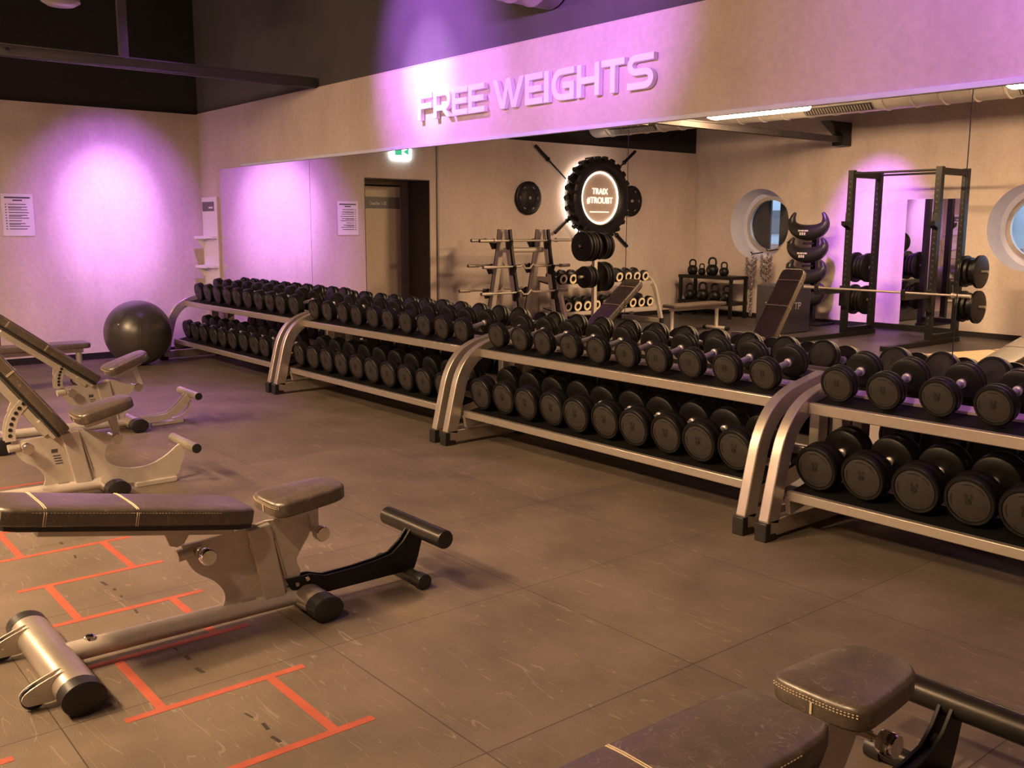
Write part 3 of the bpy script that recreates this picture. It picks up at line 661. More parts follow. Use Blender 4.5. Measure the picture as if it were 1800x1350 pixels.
# ------------------------------------------------------------------ adjustable benches
def make_bench(cx, py, back_deg, seat_deg, arm, words, back_len=0.92):
    """origin on the floor under the hinge; +y towards the foot roller"""
    t = thing('adjustable_bench', words, 'weight bench', (cx, py, 0), group='adjustable weight benches')
    P = lambda name, mb, m, parent=t, **k: obj(name, mb, m, parent, **k)
    # rear oval stabiliser with end caps and transport wheels
    b = MB().tube([(-0.34, -0.84, 0.062), (0.34, -0.84, 0.062)], 0.056, 28, sx=1.25); rear = P('rear_stabiliser', b, SATIN)
    for s_ in (-1, 1):
        P('end_cap', MB().tube([(s_ * 0.325, -0.84, 0.060), (s_ * 0.39, -0.84, 0.060), (s_ * 0.395, -0.84, 0.060)], [0.0585, 0.0585, 0.05], 28, sx=1.25), BLACKPLASTIC, rear, label='black rubber end cap')
        xw = s_ * 0.235; b = MB()
        for q in (-0.017, 0.017):
            b.prism(smooth_poly([(-0.85, 0.115), (-0.95, 0.09), (-1.0, 0.06), (-0.995, 0.03), (-0.96, 0.022), (-0.88, 0.03)], 3), 'x', xw + q - 0.003, xw + q + 0.003)
        b.lathe([(0, -0.024), (0.008, -0.024), (0.008, 0.024), (0, 0.024)], 'x', (xw, -0.962, 0.048), 10)
        P('wheel_bracket', b, SILVER, rear)
        P('transport_wheel', MB().lathe([(0, -0.012), (0.034, -0.012), (0.042, -0.006), (0.042, 0.006), (0.034, 0.012), (0, 0.012)], 'x', (xw, -0.962, 0.0445), 24), BLACKPLASTIC, rear, label='black transport wheel')
    # main base tube
    b = MB().tube([(0, -0.80, 0.068), (0, 0.16, 0.062)], 0.036, 24, sx=1.25); P('base_tube', b, SILVER)
    P('level_screw', MB().lathe([(0, 0.118), (0.012, 0.118), (0.02, 0.112), (0.02, 0.098), (0, 0.098)], 'z', (0, -0.71, 0), 14), CHROME)
    # front oval stabiliser
    fr = P('front_stabiliser', MB().tube([(-0.15, 0.17, 0.058), (0.15, 0.17, 0.058)], 0.05, 28, sx=1.3), SATIN)
    for s_ in (-1, 1): P('end_cap', MB().tube([(s_ * 0.14, 0.17, 0.056), (s_ * 0.215, 0.17, 0.056), (s_ * 0.22, 0.17, 0.056)], [0.053, 0.053, 0.045], 28, sx=1.3), BLACKPLASTIC, fr, label='black rubber end cap')
    # upright side plate and column
    left = [(-.215, .085), (-.196, .10), (-.185, .14), (-.20, .18), (-.236, .22), (-.296, .262), (-.335, .325), (-.352, .385)]
    top = [(-.20, .392), (-.079, .40), (.0, .418), (.10, .412), (.185, .405)]
    right = [(.198, .385), (.199, .33), (.155, .262), (.134, .218), (.150, .167), (.13, .12), (.10, .085)]
    if arm != 'black':
        top = [(-.20, .392), (-.079, .40), (.0, .418), (.07, .405)]
        right = [(.17, .365), (.215, .34)] + right[2:]
    if arm == 'plate':
        right = [(.17, .365), (.212, .335), (.168, .275), (.157, .225), (.185, .175), (.25, .14), (.34, .125), (.44, .135), (.53, .175), (.60, .225), (.625, .235), (.655, .195), (.625, .10), (.585, .035), (.45, .028), (.30, .035), (.10, .06)]
    outline = curve(left, 4) + [Vector(p) for p in top] + curve(right, 4)
    pl = P('upright_plate', MB().prism(outline, 'x', -0.008, 0.008), SILVER)
    b = MB()
    for (y0, z0, y1, z1) in ((-.075, .335, -.028, .17), (.035, .335, .078, .16)): b.tube([(0.012, y0, z0), (0.012, y1, z1)], 0.006, 8); b.tube([(-0.012, y0, z0), (-0.012, y1, z1)], 0.006, 8)
    b.tube([(0.012, -0.12, 0.1), (0.012, -0.06, 0.1)], 0.006, 8)
    P('weld_seam', b, SATIN, pl)
    col = MB(); col.prism([(-.088, .398), (.012, .412), (.072, .085), (-.022, .085)], 'x', -0.032, 0.032); P('column', col, SILVER, bev=0.006)
    if arm != 'black':
        b = MB(); b.box((0.0088, -.125, .30), (0.0012, 0.035, 0.022))
        for k in range(4): b.box((0.0088, -.115 + 0.004 * k, .27 - 0.016 * k), (0.0012, 0.042, 0.006))
        P('printed_decal', b, INK, pl, label='dark printed decal')
    # foot end
    if arm == 'black' :
        armline = [(.075, .150), (.19, .150), (.262, .126), (.40, .128), (.521, .136), (.60, .150), (.66, .195), (.70, .245), (.735, .245), (.765, .19), (.742, .11), (.72, .055), (.623, .05), (.42, .05), (.243, .05), (.10, .10)]
        b = MB()
        for q in (-0.024, 0.012): b.prism(armline, 'x', q, q + 0.012)
        b.prism([(.08, .115), (.19, .135), (.262, .115), (.52, .125), (.62, .14), (.67, .17), (.70, .06), (.25, .055)], 'x', -0.013, 0.013)
        P('foot_arm', b, BLACKMETAL, bev=0.002, label='black forked foot arm')
        for y, z in ((.122, .122), (.17, .135)):
            P('arm_bolt', MB().lathe([(0, 0.036), (0.009, 0.036), (0.011, 0.03), (0.011, 0.024)], 'x', (0, y, z), 10), CHROME)
        ry, rz, rr, rl, rm = 0.742, 0.243, 0.043, 0.236, BLACKTUBE
        P('toe_bar', MB().tube([(-0.19, 0.685, 0.036), (0.13, 0.685, 0.036)], 0.03, 20), BLACKTUBE)
        for s_, xx in ((-1, -0.19), (1, 0.13)): P('toe_foot', MB().tube([(xx - s_ * 0.02, 0.685, 0.035), (xx + s_ * 0.03, 0.685, 0.035), (xx + s_ * 0.034, 0.685, 0.035)], [0.036, 0.036, 0.028], 20), BLACKPLASTIC)
    else:
        ry, rz, rr, rl, rm = 0.655, 0.238, 0.031, 0.205, SATIN
        P('toe_foot', MB().box((0, 0.46, 0.016), (0.05, 0.26, 0.032)), SILVER, bev=0.005)
        if arm == 'fork':
            b = MB()
            for s_ in (-1, 1): b.sweep(curve([(.10, .075), (.30, .06), (.45, .07), (.55, .13), (.645, .225)], 4), 'x', s_ * 0.03 - 0.005, s_ * 0.03 + 0.005, 0.055)
            b.sweep(curve([(.50, .04), (.58, .06), (.645, .12), (.66, .21)], 4), 'x', -0.02, 0.02, 0.012)
            P('foot_arm', b, SILVER, label='silver forked foot arm')
    P('foot_roller', MB().tube([(-rl, ry, rz), (rl, ry, rz)], rr, 28), rm)
    for s_ in (-1, 1): P('roller_cap', MB().tube([(s_ * (rl - 0.004), ry, rz), (s_ * (rl + 0.006), ry, rz)], [rr * 1.0, rr * 0.94], 28), BLACKPLASTIC)
    # adjustment knobs
    for (y, z, nm) in ((-.285, .352, 'back_adjustment_knob'), (.208, .345, 'seat_adjustment_knob')):
        b = MB().lathe([(0, -0.055), (0.014, -0.055), (0.014, 0.05), (0.009, 0.055), (0.009, 0.07), (0.030, 0.072), (0.033, 0.08), (0.033, 0.108), (0.029, 0.116), (0, 0.116)], 'x', (0, y, z), 24)
        P(nm, b, CHROME, label='chrome pull knob')
    P('pin_sleeve', MB().tube([(0.0, -.37, .345), (0.0, -.31, .352)], 0.024, 16).tube([(-0.045, -.285, .352), (0.045, -.285, .352)], 0.022, 16), SILVER)
    # back rest
    Mb = Matrix.Translation((0, -0.115, 0.452 if back_deg < 25 else 0.415)) @ Matrix.Rotation(R(-back_deg), 4, 'X')          # local -y runs up the back
    bo = P('back_rest_frame', MB(), SILVER)
    fm = MB(); fm.M = Mb
    fm.box((0, -back_len * 0.42, -0.040), (0.05, back_len * 0.80, 0.045)); fm.box((0, -0.05, -0.028), (0.10, 0.14, 0.022))
    bo.data = fm.mesh('back_rest_frame', SILVER); bevel(bo, 0.004)
    wd, nw = 0.142, 0.112; L_ = back_len
    o_ = [(nw, 0.012), (wd - 0.006, -0.045), (wd, -0.13), (wd, -L_ + 0.06), (wd - 0.015, -L_ + 0.018), (wd - 0.05, -L_), (-wd + 0.05, -L_), (-wd + 0.015, -L_ + 0.018), (-wd, -L_ + 0.06), (-wd, -0.13), (-wd + 0.006, -0.045), (-nw, 0.012), (-nw * .5, 0.02), (nw * .5, 0.02)]
    m2 = MB(); m2.M = Mb; m2.pad(o_, 0.0, 0.066, 0.016, 0.004); bp = P('back_rest_pad', m2, LEATHER)
    kb = MB(); kb.M = Mb; kb.prism([(x_ * 0.94, y_ * 0.985) for x_, y_ in o_], 'z', -0.016, 0.002); P('backing_board', kb, BLACKPLASTIC)
    s2 = MB(); s2.M = Mb
    for d_ in (0.45, 0.457, 0.765, 0.772):
        if d_ > L_ - 0.06: continue
        s2.tube([(wd + 0.002, -d_, 0.004), (wd + 0.002, -d_, 0.050), (wd - 0.012, -d_, 0.067), (wd - 0.06, -d_, 0.0705), (-wd + 0.06, -d_, 0.0705), (-wd + 0.012, -d_, 0.067), (-wd - 0.002, -d_, 0.05), (-wd - 0.002, -d_, 0.004)], 0.0016, 5)
    for k in range(58):
        yy = -0.14 - k * (L_ - 0.24) / 58
        for s_ in (-1, 1): s2.box((s_ * (wd + 0.0004), yy, 0.052), (0.0016, 0.006, 0.0018))
    P('stitching', s2, STITCH, bp, label='cream double stitching')
    b = MB(); b.M = Mb
    b.prism([(-.30, -.05), (-.19, -.05), (-.21, -.10), (-.235, -.115), (-.265, -.11)], 'x', -0.006, 0.006)
    P('hinge_lug', b, SILVER)
    if back_deg > 25:                                                # slotted quadrant under a raised back
        a_ = R(back_deg); rad = 0.245; c0 = Vector((-0.115, 0.42)); pts = []
        for k in range(9):
            q = a_ * 1.05 - (a_ + 0.16) * k / 8
            pts.append((c0.x - rad * math.cos(q), c0.y + rad * math.sin(q)))
        b = MB()
        for s_ in (-0.03, 0.022): b.sweep(pts, 'x', s_, s_ + 0.008, 0.056)
        for k in range(1, 8): b.lathe([(0, -0.034), (0.011, -0.034), (0.011, 0.034), (0, 0.034)], 'x', (0, *pts[k]), 10, 1)
        P('adjustment_quadrant', b, [SILVER, BLACKPLASTIC])
    # seat
    Ms = Matrix.Translation((0, 0.0, 0.455)) @ Matrix.Rotation(R(seat_deg), 4, 'X')
    fm = MB(); fm.M = Ms; fm.box((0, 0.15, -0.014), (0.14, 0.24, 0.016)); fm.box((0, 0.13, -0.035), (0.05, 0.16, 0.035)); P('seat_frame', fm, SILVER, bev=0.003)
    lug = MB(); lug.M = Ms
    ll = 0.115 + 0.21 * math.sin(R(seat_deg))
    for q in (-0.022, 0.014): lug.prism([(.185, -0.02), (.235, -0.02), (.225, -ll), (.195, -ll)], 'x', q, q + 0.008)
    P('seat_lug', lug, SILVER)
    o_ = [(0.135, 0.035), (0.138, 0.07), (0.128, 0.20), (0.115, 0.285), (0.085, 0.33), (0.045, 0.345), (-0.045, 0.345), (-0.085, 0.33), (-0.115, 0.285), (-0.128, 0.20), (-0.138, 0.07), (-0.135, 0.035), (-0.11, 0.008), (-0.05, 0.0), (0.05, 0.0), (0.11, 0.008)]
    m2 = MB(); m2.M = Ms; m2.pad([(v[0] * 0.95, v[1]) for v in smooth_poly(o_, 2)], -0.008, 0.058, 0.017, 0.005); sp = P('seat_pad', m2, LEATHER)
    s2 = MB(); s2.M = Ms
    for k in range(26):
        xx = -0.115 + 0.23 * k / 25; yy = -0.001 + 0.012 * (abs(xx) / 0.115) ** 4
        for zz in (0.034, 0.041): s2.box((xx, yy - 0.0004, zz), (0.005, 0.0018, 0.0018))
    s2.box((0, -0.002, 0.018), (0.006, 0.003, 0.03))
    P('stitching', s2, STITCH, sp, label='cream double stitching')
    return t
make_bench(4.42, -2.60, 37.7, 20, 'fork', 'silver weight bench farthest back at left, backrest reclined, seat tipped up')
make_bench(6.23, -3.33, 54, 13, 'plate', 'silver weight bench second from the far wall, backrest steeply raised')
bc = make_bench(8.64, -3.25, 10.8, 4.5, 'black', 'weight bench in the left foreground with nearly flat backrest and black foot arm')
bd = make_bench(11.03, -2.955, 0.5, 0.5, 'black', 'weight bench cut off at the lower right corner, brown seat and black roller')

# flat benches
def make_flat_bench(x, y0, y1, words):
    t = thing('flat_bench', words, 'weight bench', (x, (y0 + y1) / 2, 0), group='flat benches')
    L_ = abs(y1 - y0)
    obj('pad', MB().pad(rrect(0.29, L_, 0.05), 0.40, 0.455, 0.016, 0.003), LEATHER, t)
    obj('pad_frame', MB().box((0, 0, 0.375), (0.07, L_ * .92, 0.05)), SILVER, t, bev=0.005)
    for s_ in (-1, 1):
        obj('leg', MB().tube([(0, s_ * L_ * .43, 0.37), (0, s_ * L_ * .43, 0.05)], 0.03, 14), SILVER, t)
        ft = obj('foot_bar', MB().tube([(-0.2, s_ * L_ * .43, 0.035), (0.2, s_ * L_ * .43, 0.035)], 0.03, 14), SILVER, t)
        for q in (-1, 1): obj('foot_cap', MB().tube([(q * 0.19, s_ * L_ * .43, 0.034), (q * 0.25, s_ * L_ * .43, 0.034)], 0.034, 14), BLACKPLASTIC, ft)
    return t
make_flat_bench(2.0, -3.35, -2.05, 'flat padded bench at the far left, near the gym ball')
make_flat_bench(2.42, -7.55, -6.3, 'flat padded bench reflected in the mirror in front of the kettlebell shelf')

# ------------------------------------------------------------------ gym ball, poster, shelf
def gym_ball():
    t = thing('gym_ball', 'large shiny dark grey gym ball on the floor in the far corner', 'exercise ball', (0.80, -1.145, 0))
    r = 0.378; prof = []
    for k in range(41):
        a = -PI / 2 + PI * k / 40
        rr = r * math.cos(a)
        prof.append((max(rr, 0), r + r * math.sin(a)))
    prof[0] = (0, 0.0); prof[-1] = (0, 2 * r)
    obj('ball', MB().lathe(prof, 'z', (0, 0, 0), 64), BALLMAT, t)
    def on(az, el, rr=1.002):
        return Vector((r * rr * math.cos(el) * math.cos(az), r * rr * math.cos(el) * math.sin(az), r + r * rr * math.sin(el)))
    a0 = R(-18)
    b = MB()
    for k, off in enumerate((0.0, 0.10)): b.tube([on(a0 + off + 0.06 * math.sin(e), e) for e in [R(-25 + 5 * i) for i in range(11)]], 0.0015, 5)
    obj('seam_crease', b, MARK, t)
    b = MB(); b.tube([on(R(-52), R(22)), on(R(-46), R(33)), on(R(-42), R(42))], 0.004, 6); o1 = obj('printed_stroke', b, MARK, t)
    b = MB(); p = on(R(-53), R(20)); b.lathe([(0, 0.008), (0.008, 0.006), (0.010, 0), (0, -0.004)], 'x', p, 10); obj('valve_plug', b, WHITE, t)
gym_ball()
def poster():
    t = thing('wall_poster', 'white printed notice on the end wall at the left edge', 'poster', (0, -2.155, 1.73))
    obj('board', MB().box((0.006, 0, 0), (0.012, 0.335, 0.475)), WHITE, t)
    b = MB(); z = 0.2
    b.box((0.0128, 0, 0.195), (0.0012, 0.27, 0.017)); b.box((0.0128, 0, 0.165), (0.0012, 0.10, 0.015))
    rr = random.Random(5)
    for k in range(10):
        z = 0.12 - k * 0.031
        b.box((0.0128, -0.125, z), (0.0012, 0.014, 0.012)); w_ = rr.uniform(0.13, 0.22)
        b.box((0.0128, -0.10 + w_ / 2, z), (0.0012, w_, 0.0085))
        if k % 3 == 1: b.box((0.0128, -0.10 + w_ * .35, z - 0.012), (0.0012, w_ * .7, 0.006))
    obj('printed_lines', b, INK, t)
poster()
def wall_shelf():
    t = thing('wall_shelf', 'narrow white shelf board with two small ledges in the corner by the mirror', 'shelf', (0.36, 0, 0))
    obj('back_board', MB().box((0, -0.019, 1.42), (0.47, 0.036, 1.1)), WHITE, t, bev=0.004)
    obj('side_edge', MB().box((0.238, -0.019, 1.42), (0.006, 0.035, 1.09)), DOORBEIGE, t)
    obj('sign_plate', MB().box((-0.03, -0.039, 1.855), (0.36, 0.006, 0.115)).box((0.06, -0.0425, 1.84), (0.13, 0.002, 0.02), 1), [GREYBAND, LABELWHITE], t)
    for z in (1.47, 1.105):
        s_ = obj('ledge', MB().box((-0.10, -0.100, z), (0.24, 0.13, 0.035)).box((0.12, -0.072, z + 0.004), (0.2, 0.07, 0.03)), WHITE, t, bev=0.003)
        obj('ledge_bracket', MB().prism([(-0.036, z - 0.02), (-0.155, z - 0.02), (-0.036, z - 0.15)], 'x', -0.21, -0.19), WHITE, s_)
wall_shelf()

# ------------------------------------------------------------------ taped ladder on the floor
b = MB(); TW = 0.034
def strip(x0, y0, x1, y1): b.box(((x0 + x1) / 2, (y0 + y1) / 2, 0.0006), (abs(x1 - x0) + TW * (y0 != y1 and x0 == x1), abs(y1 - y0) + TW * (x0 != x1), 0.0012))
for k, x in enumerate((5.75, 6.23, 6.72, 7.205, 7.687, 8.183, 8.665, 9.15, 9.642)):
    strip(x, -4.0, x, -3.35)
    if k < 8:
        x2 = (5.75, 6.23, 6.72, 7.205, 7.687, 8.183, 8.665, 9.15, 9.642)[k + 1]
        yc = -3.875 if k % 2 == 0 else -3.49
        strip(x + TW / 2, yc, x2 - TW / 2, yc)
strip(9.162, -5.0, 9.162, -4.34)
tag(obj('floor_ladder_marking', b, ORANGE), 'orange-red taped ladder pattern on the floor under the foreground bench', 'floor marking')

b = MB(); rq = random.Random(11); x = 6.3
while x < 9.9:
    l_ = rq.uniform(0.02, 0.06)
    if rq.random() < 0.72: b.box((x, -3.66 + rq.uniform(-.008, .008), 0.0005), (l_, rq.uniform(0.008, 0.016), 0.001), 0, Matrix.Rotation(rq.uniform(-.2, .2), 3, 'Z'))
    x += rq.uniform(0.08, 0.17)
o = tag(obj('floor_residue', b, mat('dark_residue', (0.035, 0.028, 0.023), 0.6, var=0.2)), 'broken line of small dark residue marks along the middle of the orange ladder', 'stains'); o['kind'] = 'stuff'

# ------------------------------------------------------------------ things seen only in the mirror: end wall
def exit_sign():
    t = thing('exit_sign', 'lit white and green exit sign above the door, reflected at the mirror edge', 'exit sign', (0, -3.06, 2.70))
    obj('housing', MB().box((0.03, 0, 0.10), (0.06, 0.36, 0.03)), WHITE, t)
    obj('lit_panel', MB().box((0.03, 0, -0.01), (0.022, 0.34, 0.19)), EXITWHITE, t)
    obj('pictogram', MB().box((0.043, 0.06, 0.0), (0.003, 0.12, 0.11)).prism([(-0.12, -0.05), (-0.02, 0.0), (-0.12, 0.05)], 'x', 0.042, 0.0445), EXITGREEN, t)
exit_sign()
def tyre_sign():
    t = thing('tyre_sign', 'big black tractor tyre on the wall with a glowing ring sign inside', 'wall sign', (0.075, -6.9, 2.11))
    prof = [(0.47, 0.05), (0.60, 0.035), (0.655, 0.06), (0.675, 0.11), (0.675, 0.21), (0.655, 0.26), (0.60, 0.285), (0.50, 0.27), (0.455, 0.24), (0.455, 0.08), (0.47, 0.05)]
    ty = obj('tyre', MB().lathe(prof, 'x', (0, 0, 0), 72), RUBBER, t)
    b = MB(); n = 24
    for k in range(n):
        for s_ in (0, 1):
            a = 2 * PI * (k + 0.5 * s_) / n; rot = Matrix.Rotation(a, 3, 'X')
            c = rot @ Vector((0.11 + 0.10 * s_, 0.672, 0)); b.box(c, (0.13, 0.05, 0.075), 0, rot @ Matrix.Rotation(R(25 if s_ else -25), 3, 'Y'))
            c2 = rot @ Vector((0.05 + 0.22 * s_, 0.635, 0)); b.box(c2, (0.02, 0.11, 0.06), 0, rot)
    obj('tread_lug', b, RUBBER, ty, bev=0.006)
    obj('halo_light', MB().tube([(-0.02, 0.635 * math.cos(2 * PI * k / 48), 0.635 * math.sin(2 * PI * k / 48)) for k in range(48)], 0.012, 8, closed=True), LEDHALO, t, label='hidden light ring glowing on the wall')
    obj('mounting_bracket', MB().box((-0.01, 0, 0.3), (0.13, 0.5, 0.06)).box((-0.01, 0, -0.3), (0.13, 0.5, 0.06)).box((0.1, 0, 0), (0.18, 0.06, 0.62)), BLACKMETAL, t)
    obj('sign_panel', MB().lathe([(0, 0.19), (0.462, 0.19), (0.462, 0.205), (0, 0.205)], 'x', (0, 0, 0), 56), CONCRETE, t)
    obj('light_ring', MB().tube([(0.215, 0.425 * math.cos(2 * PI * k / 64), 0.425 * math.sin(2 * PI * k / 64)) for k in range(64)], 0.012, 8, closed=True), LED, t, label='glowing white ring')
    for body, size, dz in (('TRAIX', 0.125, 0.105), ('#TROUBT', 0.130, -0.045)):
        obj('glowing_text', text_mesh(body, size, 0.012, (0, -1.05, 0), (0, 0, 1.15), (1, 0, 0), (0.206, 0, dz), LEDTEXT), None, t)
    b = MB()
    for k in range(18): b.box((0.208, 0.22 - k * 0.0255, -0.235), (0.006, 0.017, 0.018))
    obj('glowing_line', b, LEDTEXT, t)
tyre_sign()
def wall_plate(y, words):
    t = thing('wall_weight_plate', words, 'weight plate', (0, y, 2.085), group='weight plates hung beside the tyre')
    r = 0.27
    obj('plate', MB().lathe([(0.03, 0.006), (r * .9, 0.006), (r, 0.015), (r, 0.05), (r * .93, 0.058), (r * .86, 0.05), (r * .55, 0.045), (r * .4, 0.06), (0.03, 0.06), (0.03, 0.006)], 'x', (0, 0, 0), 48), RUBBER, t)
    b = MB()
    for k in range(6):
        a = 2 * PI * k / 6; b.box((0.049, r * .7 * math.cos(a), r * .7 * math.sin(a)), (0.006, 0.045, 0.018), 0, Matrix.Rotation(a + PI / 2, 3, 'X'))
    b.tube([(0.0, 0, 0), (0.075, 0, 0)], 0.026, 14)
    obj('raised_marking', b, mat('grey_print', (0.3, 0.28, 0.26), 0.5, var=0.05), t)
wall_plate(-5.515, 'round black weight plate on the wall left of the tyre in the mirror')
wall_plate(-7.93, 'round black weight plate on the wall right of the tyre in the mirror')
def crossed_bar(p0, p1, x, words):
    b0, b1 = Vector((x, *p0)), Vector((x, *p1)); d = (b1 - b0); n = d.normalized()
    t = thing('wall_barbell', words, 'barbell', (b0 + b1) / 2, group='barbells crossed behind the tyre')
    b0 -= t.location; b1 -= t.location
    obj('bar', MB().tube([b0, b1], 0.014, 12), BLACKMETAL, t)
    for a, s_ in ((b0, 1), (b1, -1)):
        obj('sleeve', MB().tube([a, a + n * s_ * 0.33], 0.027, 16).tube([a + n * s_ * 0.33, a + n * s_ * 0.36], 0.038, 16), BLACKMETAL, t)
crossed_bar((-5.65, 2.93), (-7.85, 1.28), 0.04, 'barbell behind the tyre running from upper left to lower right')
crossed_bar((-7.95, 2.95), (-6.05, 1.52), 0.09, 'barbell behind the tyre running from upper right to lower left')

# ------------------------------------------------------------------ barbell rack
def barbell_rack():
    t = thing('barbell_rack', 'silver A-frame barbell rack reflected in the mirror left of the tyre', 'barbell rack', (0.85, -4.65, 0))
    for y in (0.30, -0.46):
        for s_ in (-1, 1):
            obj('leg', MB().tube([(s_ * 0.07, y, 1.58), (s_ * 0.13, y, 1.2), (s_ * 0.38, y, 0.04)], [0.055, 0.055, 0.055], 4, ang=PI / 4), SILVER, t)
            obj('bar_holder', MB().tube([(s_ * 0.125, y, 1.58), (s_ * 0.185, y, 1.2), (s_ * 0.385, y, 0.3)], 0.030, 4, ang=PI / 4), BLACKMETAL, t)
            for z in (1.38, 1.0, 0.62):
                xx = s_ * (0.185 + (1.2 - z) * 0.222)
                obj('hook', MB().prism([(xx, z - 0.09), (xx + s_ * 0.05, z - 0.1), (xx + s_ * 0.12, z), (xx + s_ * 0.12, z + 0.05), (xx + s_ * 0.09, z + 0.05), (xx + s_ * 0.08, z + 0.015), (xx + s_ * 0.03, z + 0.01), (xx, z + 0.06)], 'y', y + 0.05, y + 0.09), BLACKMETAL, t)
    obj('cross_tube', MB().tube([(0, 0.30, 1.27), (0, -0.46, 1.27)], 0.04, 12).tube([(0.36, 0.3, 0.06), (0.36, -0.46, 0.06)], 0.03, 12).tube([(-0.36, 0.3, 0.06), (-0.36, -0.46, 0.06)], 0.03, 12), SILVER, t)
barbell_rack()
def rack_bar(x, z, y0, y1, kind, words):
    t = thing('fixed_barbell', words, 'barbell', (x, (y0 + y1) / 2, z + 0.004), group='bars on the A-frame rack')
    h = abs(y1 - y0) / 2
    if kind == 'straight': pts = [(0, -h, 0), (0, h, 0)]
    else: pts = [(0, -h, 0), (0, -h * .17, 0), (0, -h * .12, 0.03), (0, -h * .05, -0.03), (0, h * .05, -0.03), (0, h * .12, 0.03), (0, h * .17, 0), (0, h, 0)]
    obj('bar', MB().tube(pts, 0.016, 12), SATIN, t)
    sl = 0.26 if kind == 'straight' else 0.17
    for s_ in (-1, 1): obj('sleeve', MB().tube([(0, s_ * h, 0), (0, s_ * (h - sl), 0)], 0.026, 16).tube([(0, s_ * (h - sl), 0), (0, s_ * (h - sl - 0.03), 0)], 0.036 if kind == 'straight' else 0.028, 16), SATIN, t)
for s_ in (-1, 1):
    for z, y0, y1, kd in ((1.41, -3.72, -5.85, 'straight'), (1.03, -3.72, -5.42, 'curl'), (0.65, -3.62, -5.30, 'curl')):
        xx = 0.85 + s_ * (0.185 + (1.2 - (z - 0.03)) * 0.222 + 0.055)
        if s_ < 0: y0 -= 0.15
        rack_bar(xx, z, y0, y1, kd, '%s bar, %s level of the A-frame rack, %s side' % (kd if kd == 'straight' else 'curved curl', {1.41: 'top', 1.03: 'middle', 0.65: 'lowest'}[z], 'near' if s_ > 0 else 'wall'))

def plate_tree():
    t = thing('plate_tree', 'silver plate tree post seen in the mirror below the tyre', 'plate rack', (1.7, -5.42, 0))
    obj('post', MB().tube([(0, 0, 0.04), (0, 0, 1.42)], 0.045, 4, ang=PI / 4), SILVER, t, bev=0.004)
    obj('base', MB().box((0, 0, 0.035), (0.07, 0.7, 0.07)).box((0, 0, 0.035), (0.6, 0.07, 0.07)), SILVER, t, bev=0.006)
    for z in (1.34, 0.88):
        obj('peg', MB().tube([(0, -0.32, z), (0, 0.32, z)], 0.024, 14), SATIN, t)
plate_tree()
def tree_plate(y, z, r, w, words):
    o = obj('weight_plate', MB().lathe([(0.031, -w / 2), (r * .85, -w / 2), (r * .9, -w * .42), (r, -w * .4), (r, w * .4), (r * .9, w * .42), (r * .85, w / 2), (0.031, w / 2), (0.031, -w / 2)], 'y', (0, 0, 0), 40), RUBBER, loc=(1.7, y, z - 0.005))
    tag(o, words, 'weight plate', 'plates on the plate tree')
k = 0
for sg, zz, rr, nn, nm in ((1, 1.34, 0.225, 4, 'large black plate %s from the post on the top left peg of the plate tree'), (-1, 1.34, 0.20, 3, 'large black plate %s from the post on the top right peg of the plate tree'),
                           (1, 0.88, 0.165, 3, 'small black plate %s from the post on the lower left peg of the plate tree'), (-1, 0.88, 0.225, 3, 'black plate %s from the post on the lower right peg of the plate tree')):
    for i in range(nn): tree_plate(-5.42 + sg * (0.085 + i * 0.06), zz, rr - 0.006 * (i % 2), 0.052, nm % ORD[i])

# ------------------------------------------------------------------ rack of ring-faced dumbbells
def ring_rack():
    t = thing('ring_dumbbell_rack', 'dumbbell rack with ivory-ringed dumbbells under the tyre in the mirror', 'dumbbell rack', (0.2, -6.44, 0))
    L_ = 1.10; w = 0.05
    line = curve([(0.97, 0.08), (0.88, 0.40), (0.80, 0.62), (0.66, 0.76), (0.45, 0.80), (0.25, 0.80)], 5)
    for s_ in (-1, 1):
        obj('side_frame', MB().sweep(line, 'y', s_ * L_ - w / 2, s_ * L_ + w / 2, 0.07), SILVER, t, bev=0.004)
        obj('base_bar', MB().box((0.52, s_ * L_, 0.05), (0.92, w, 0.07)), SILVER, t, bev=0.004)
        obj('rear_upright', MB().box((0.28, s_ * L_, 0.43), (0.06, w, 0.7)), SILVER, t)
        obj('foot_cap', MB().box((0.985, s_ * L_, 0.045), (0.05, w + 0.01, 0.09)), BLACKPLASTIC, t, bev=0.004)
    for z, xf in ((0.70, 0.74), (0.27, 0.86)):
        obj('shelf_tray', MB().prism([(xf, z), (xf - 0.45, z + 0.07), (xf - 0.45, z + 0.05), (xf, z - 0.02)], 'y', -L_, L_), BLACKPLASTIC, t)
        obj('front_rail', MB().box((xf + 0.015, 0, z - 0.01), (0.03, 2 * L_, 0.06)), SILVER, t, bev=0.003)
ring_rack()
def make_ring_dumbbell(label):
    t = thing('ringed_dumbbell', label, 'dumbbell'); r = 0.092
    for s_ in (-1, 1):
        y1, y0 = s_ * 0.17, s_ * 0.08
        h_ = obj('weight_head', MB().lathe([(0, y0), (r * .8, y0), (r, y0 + s_ * 0.012), (r, y1 - s_ * 0.008), (r * .9, y1), (0, y1)], 'x', (0, 0, r), 28), RUBBER, t)
        obj('end_ring', MB().lathe([(r * .84, y1 - s_ * .002), (r * .84, y1 + s_ * 0.004), (r * .48, y1 + s_ * 0.004), (r * .48, y1 - s_ * .002)], 'x', (0, 0, r), 28), IVORY, h_, label='ivory ring on the end face')
    obj('handle', MB().tube([(-0.085, 0, r), (0.085, 0, r)], 0.017, 14), CHROME, t)
    return t
proto = None
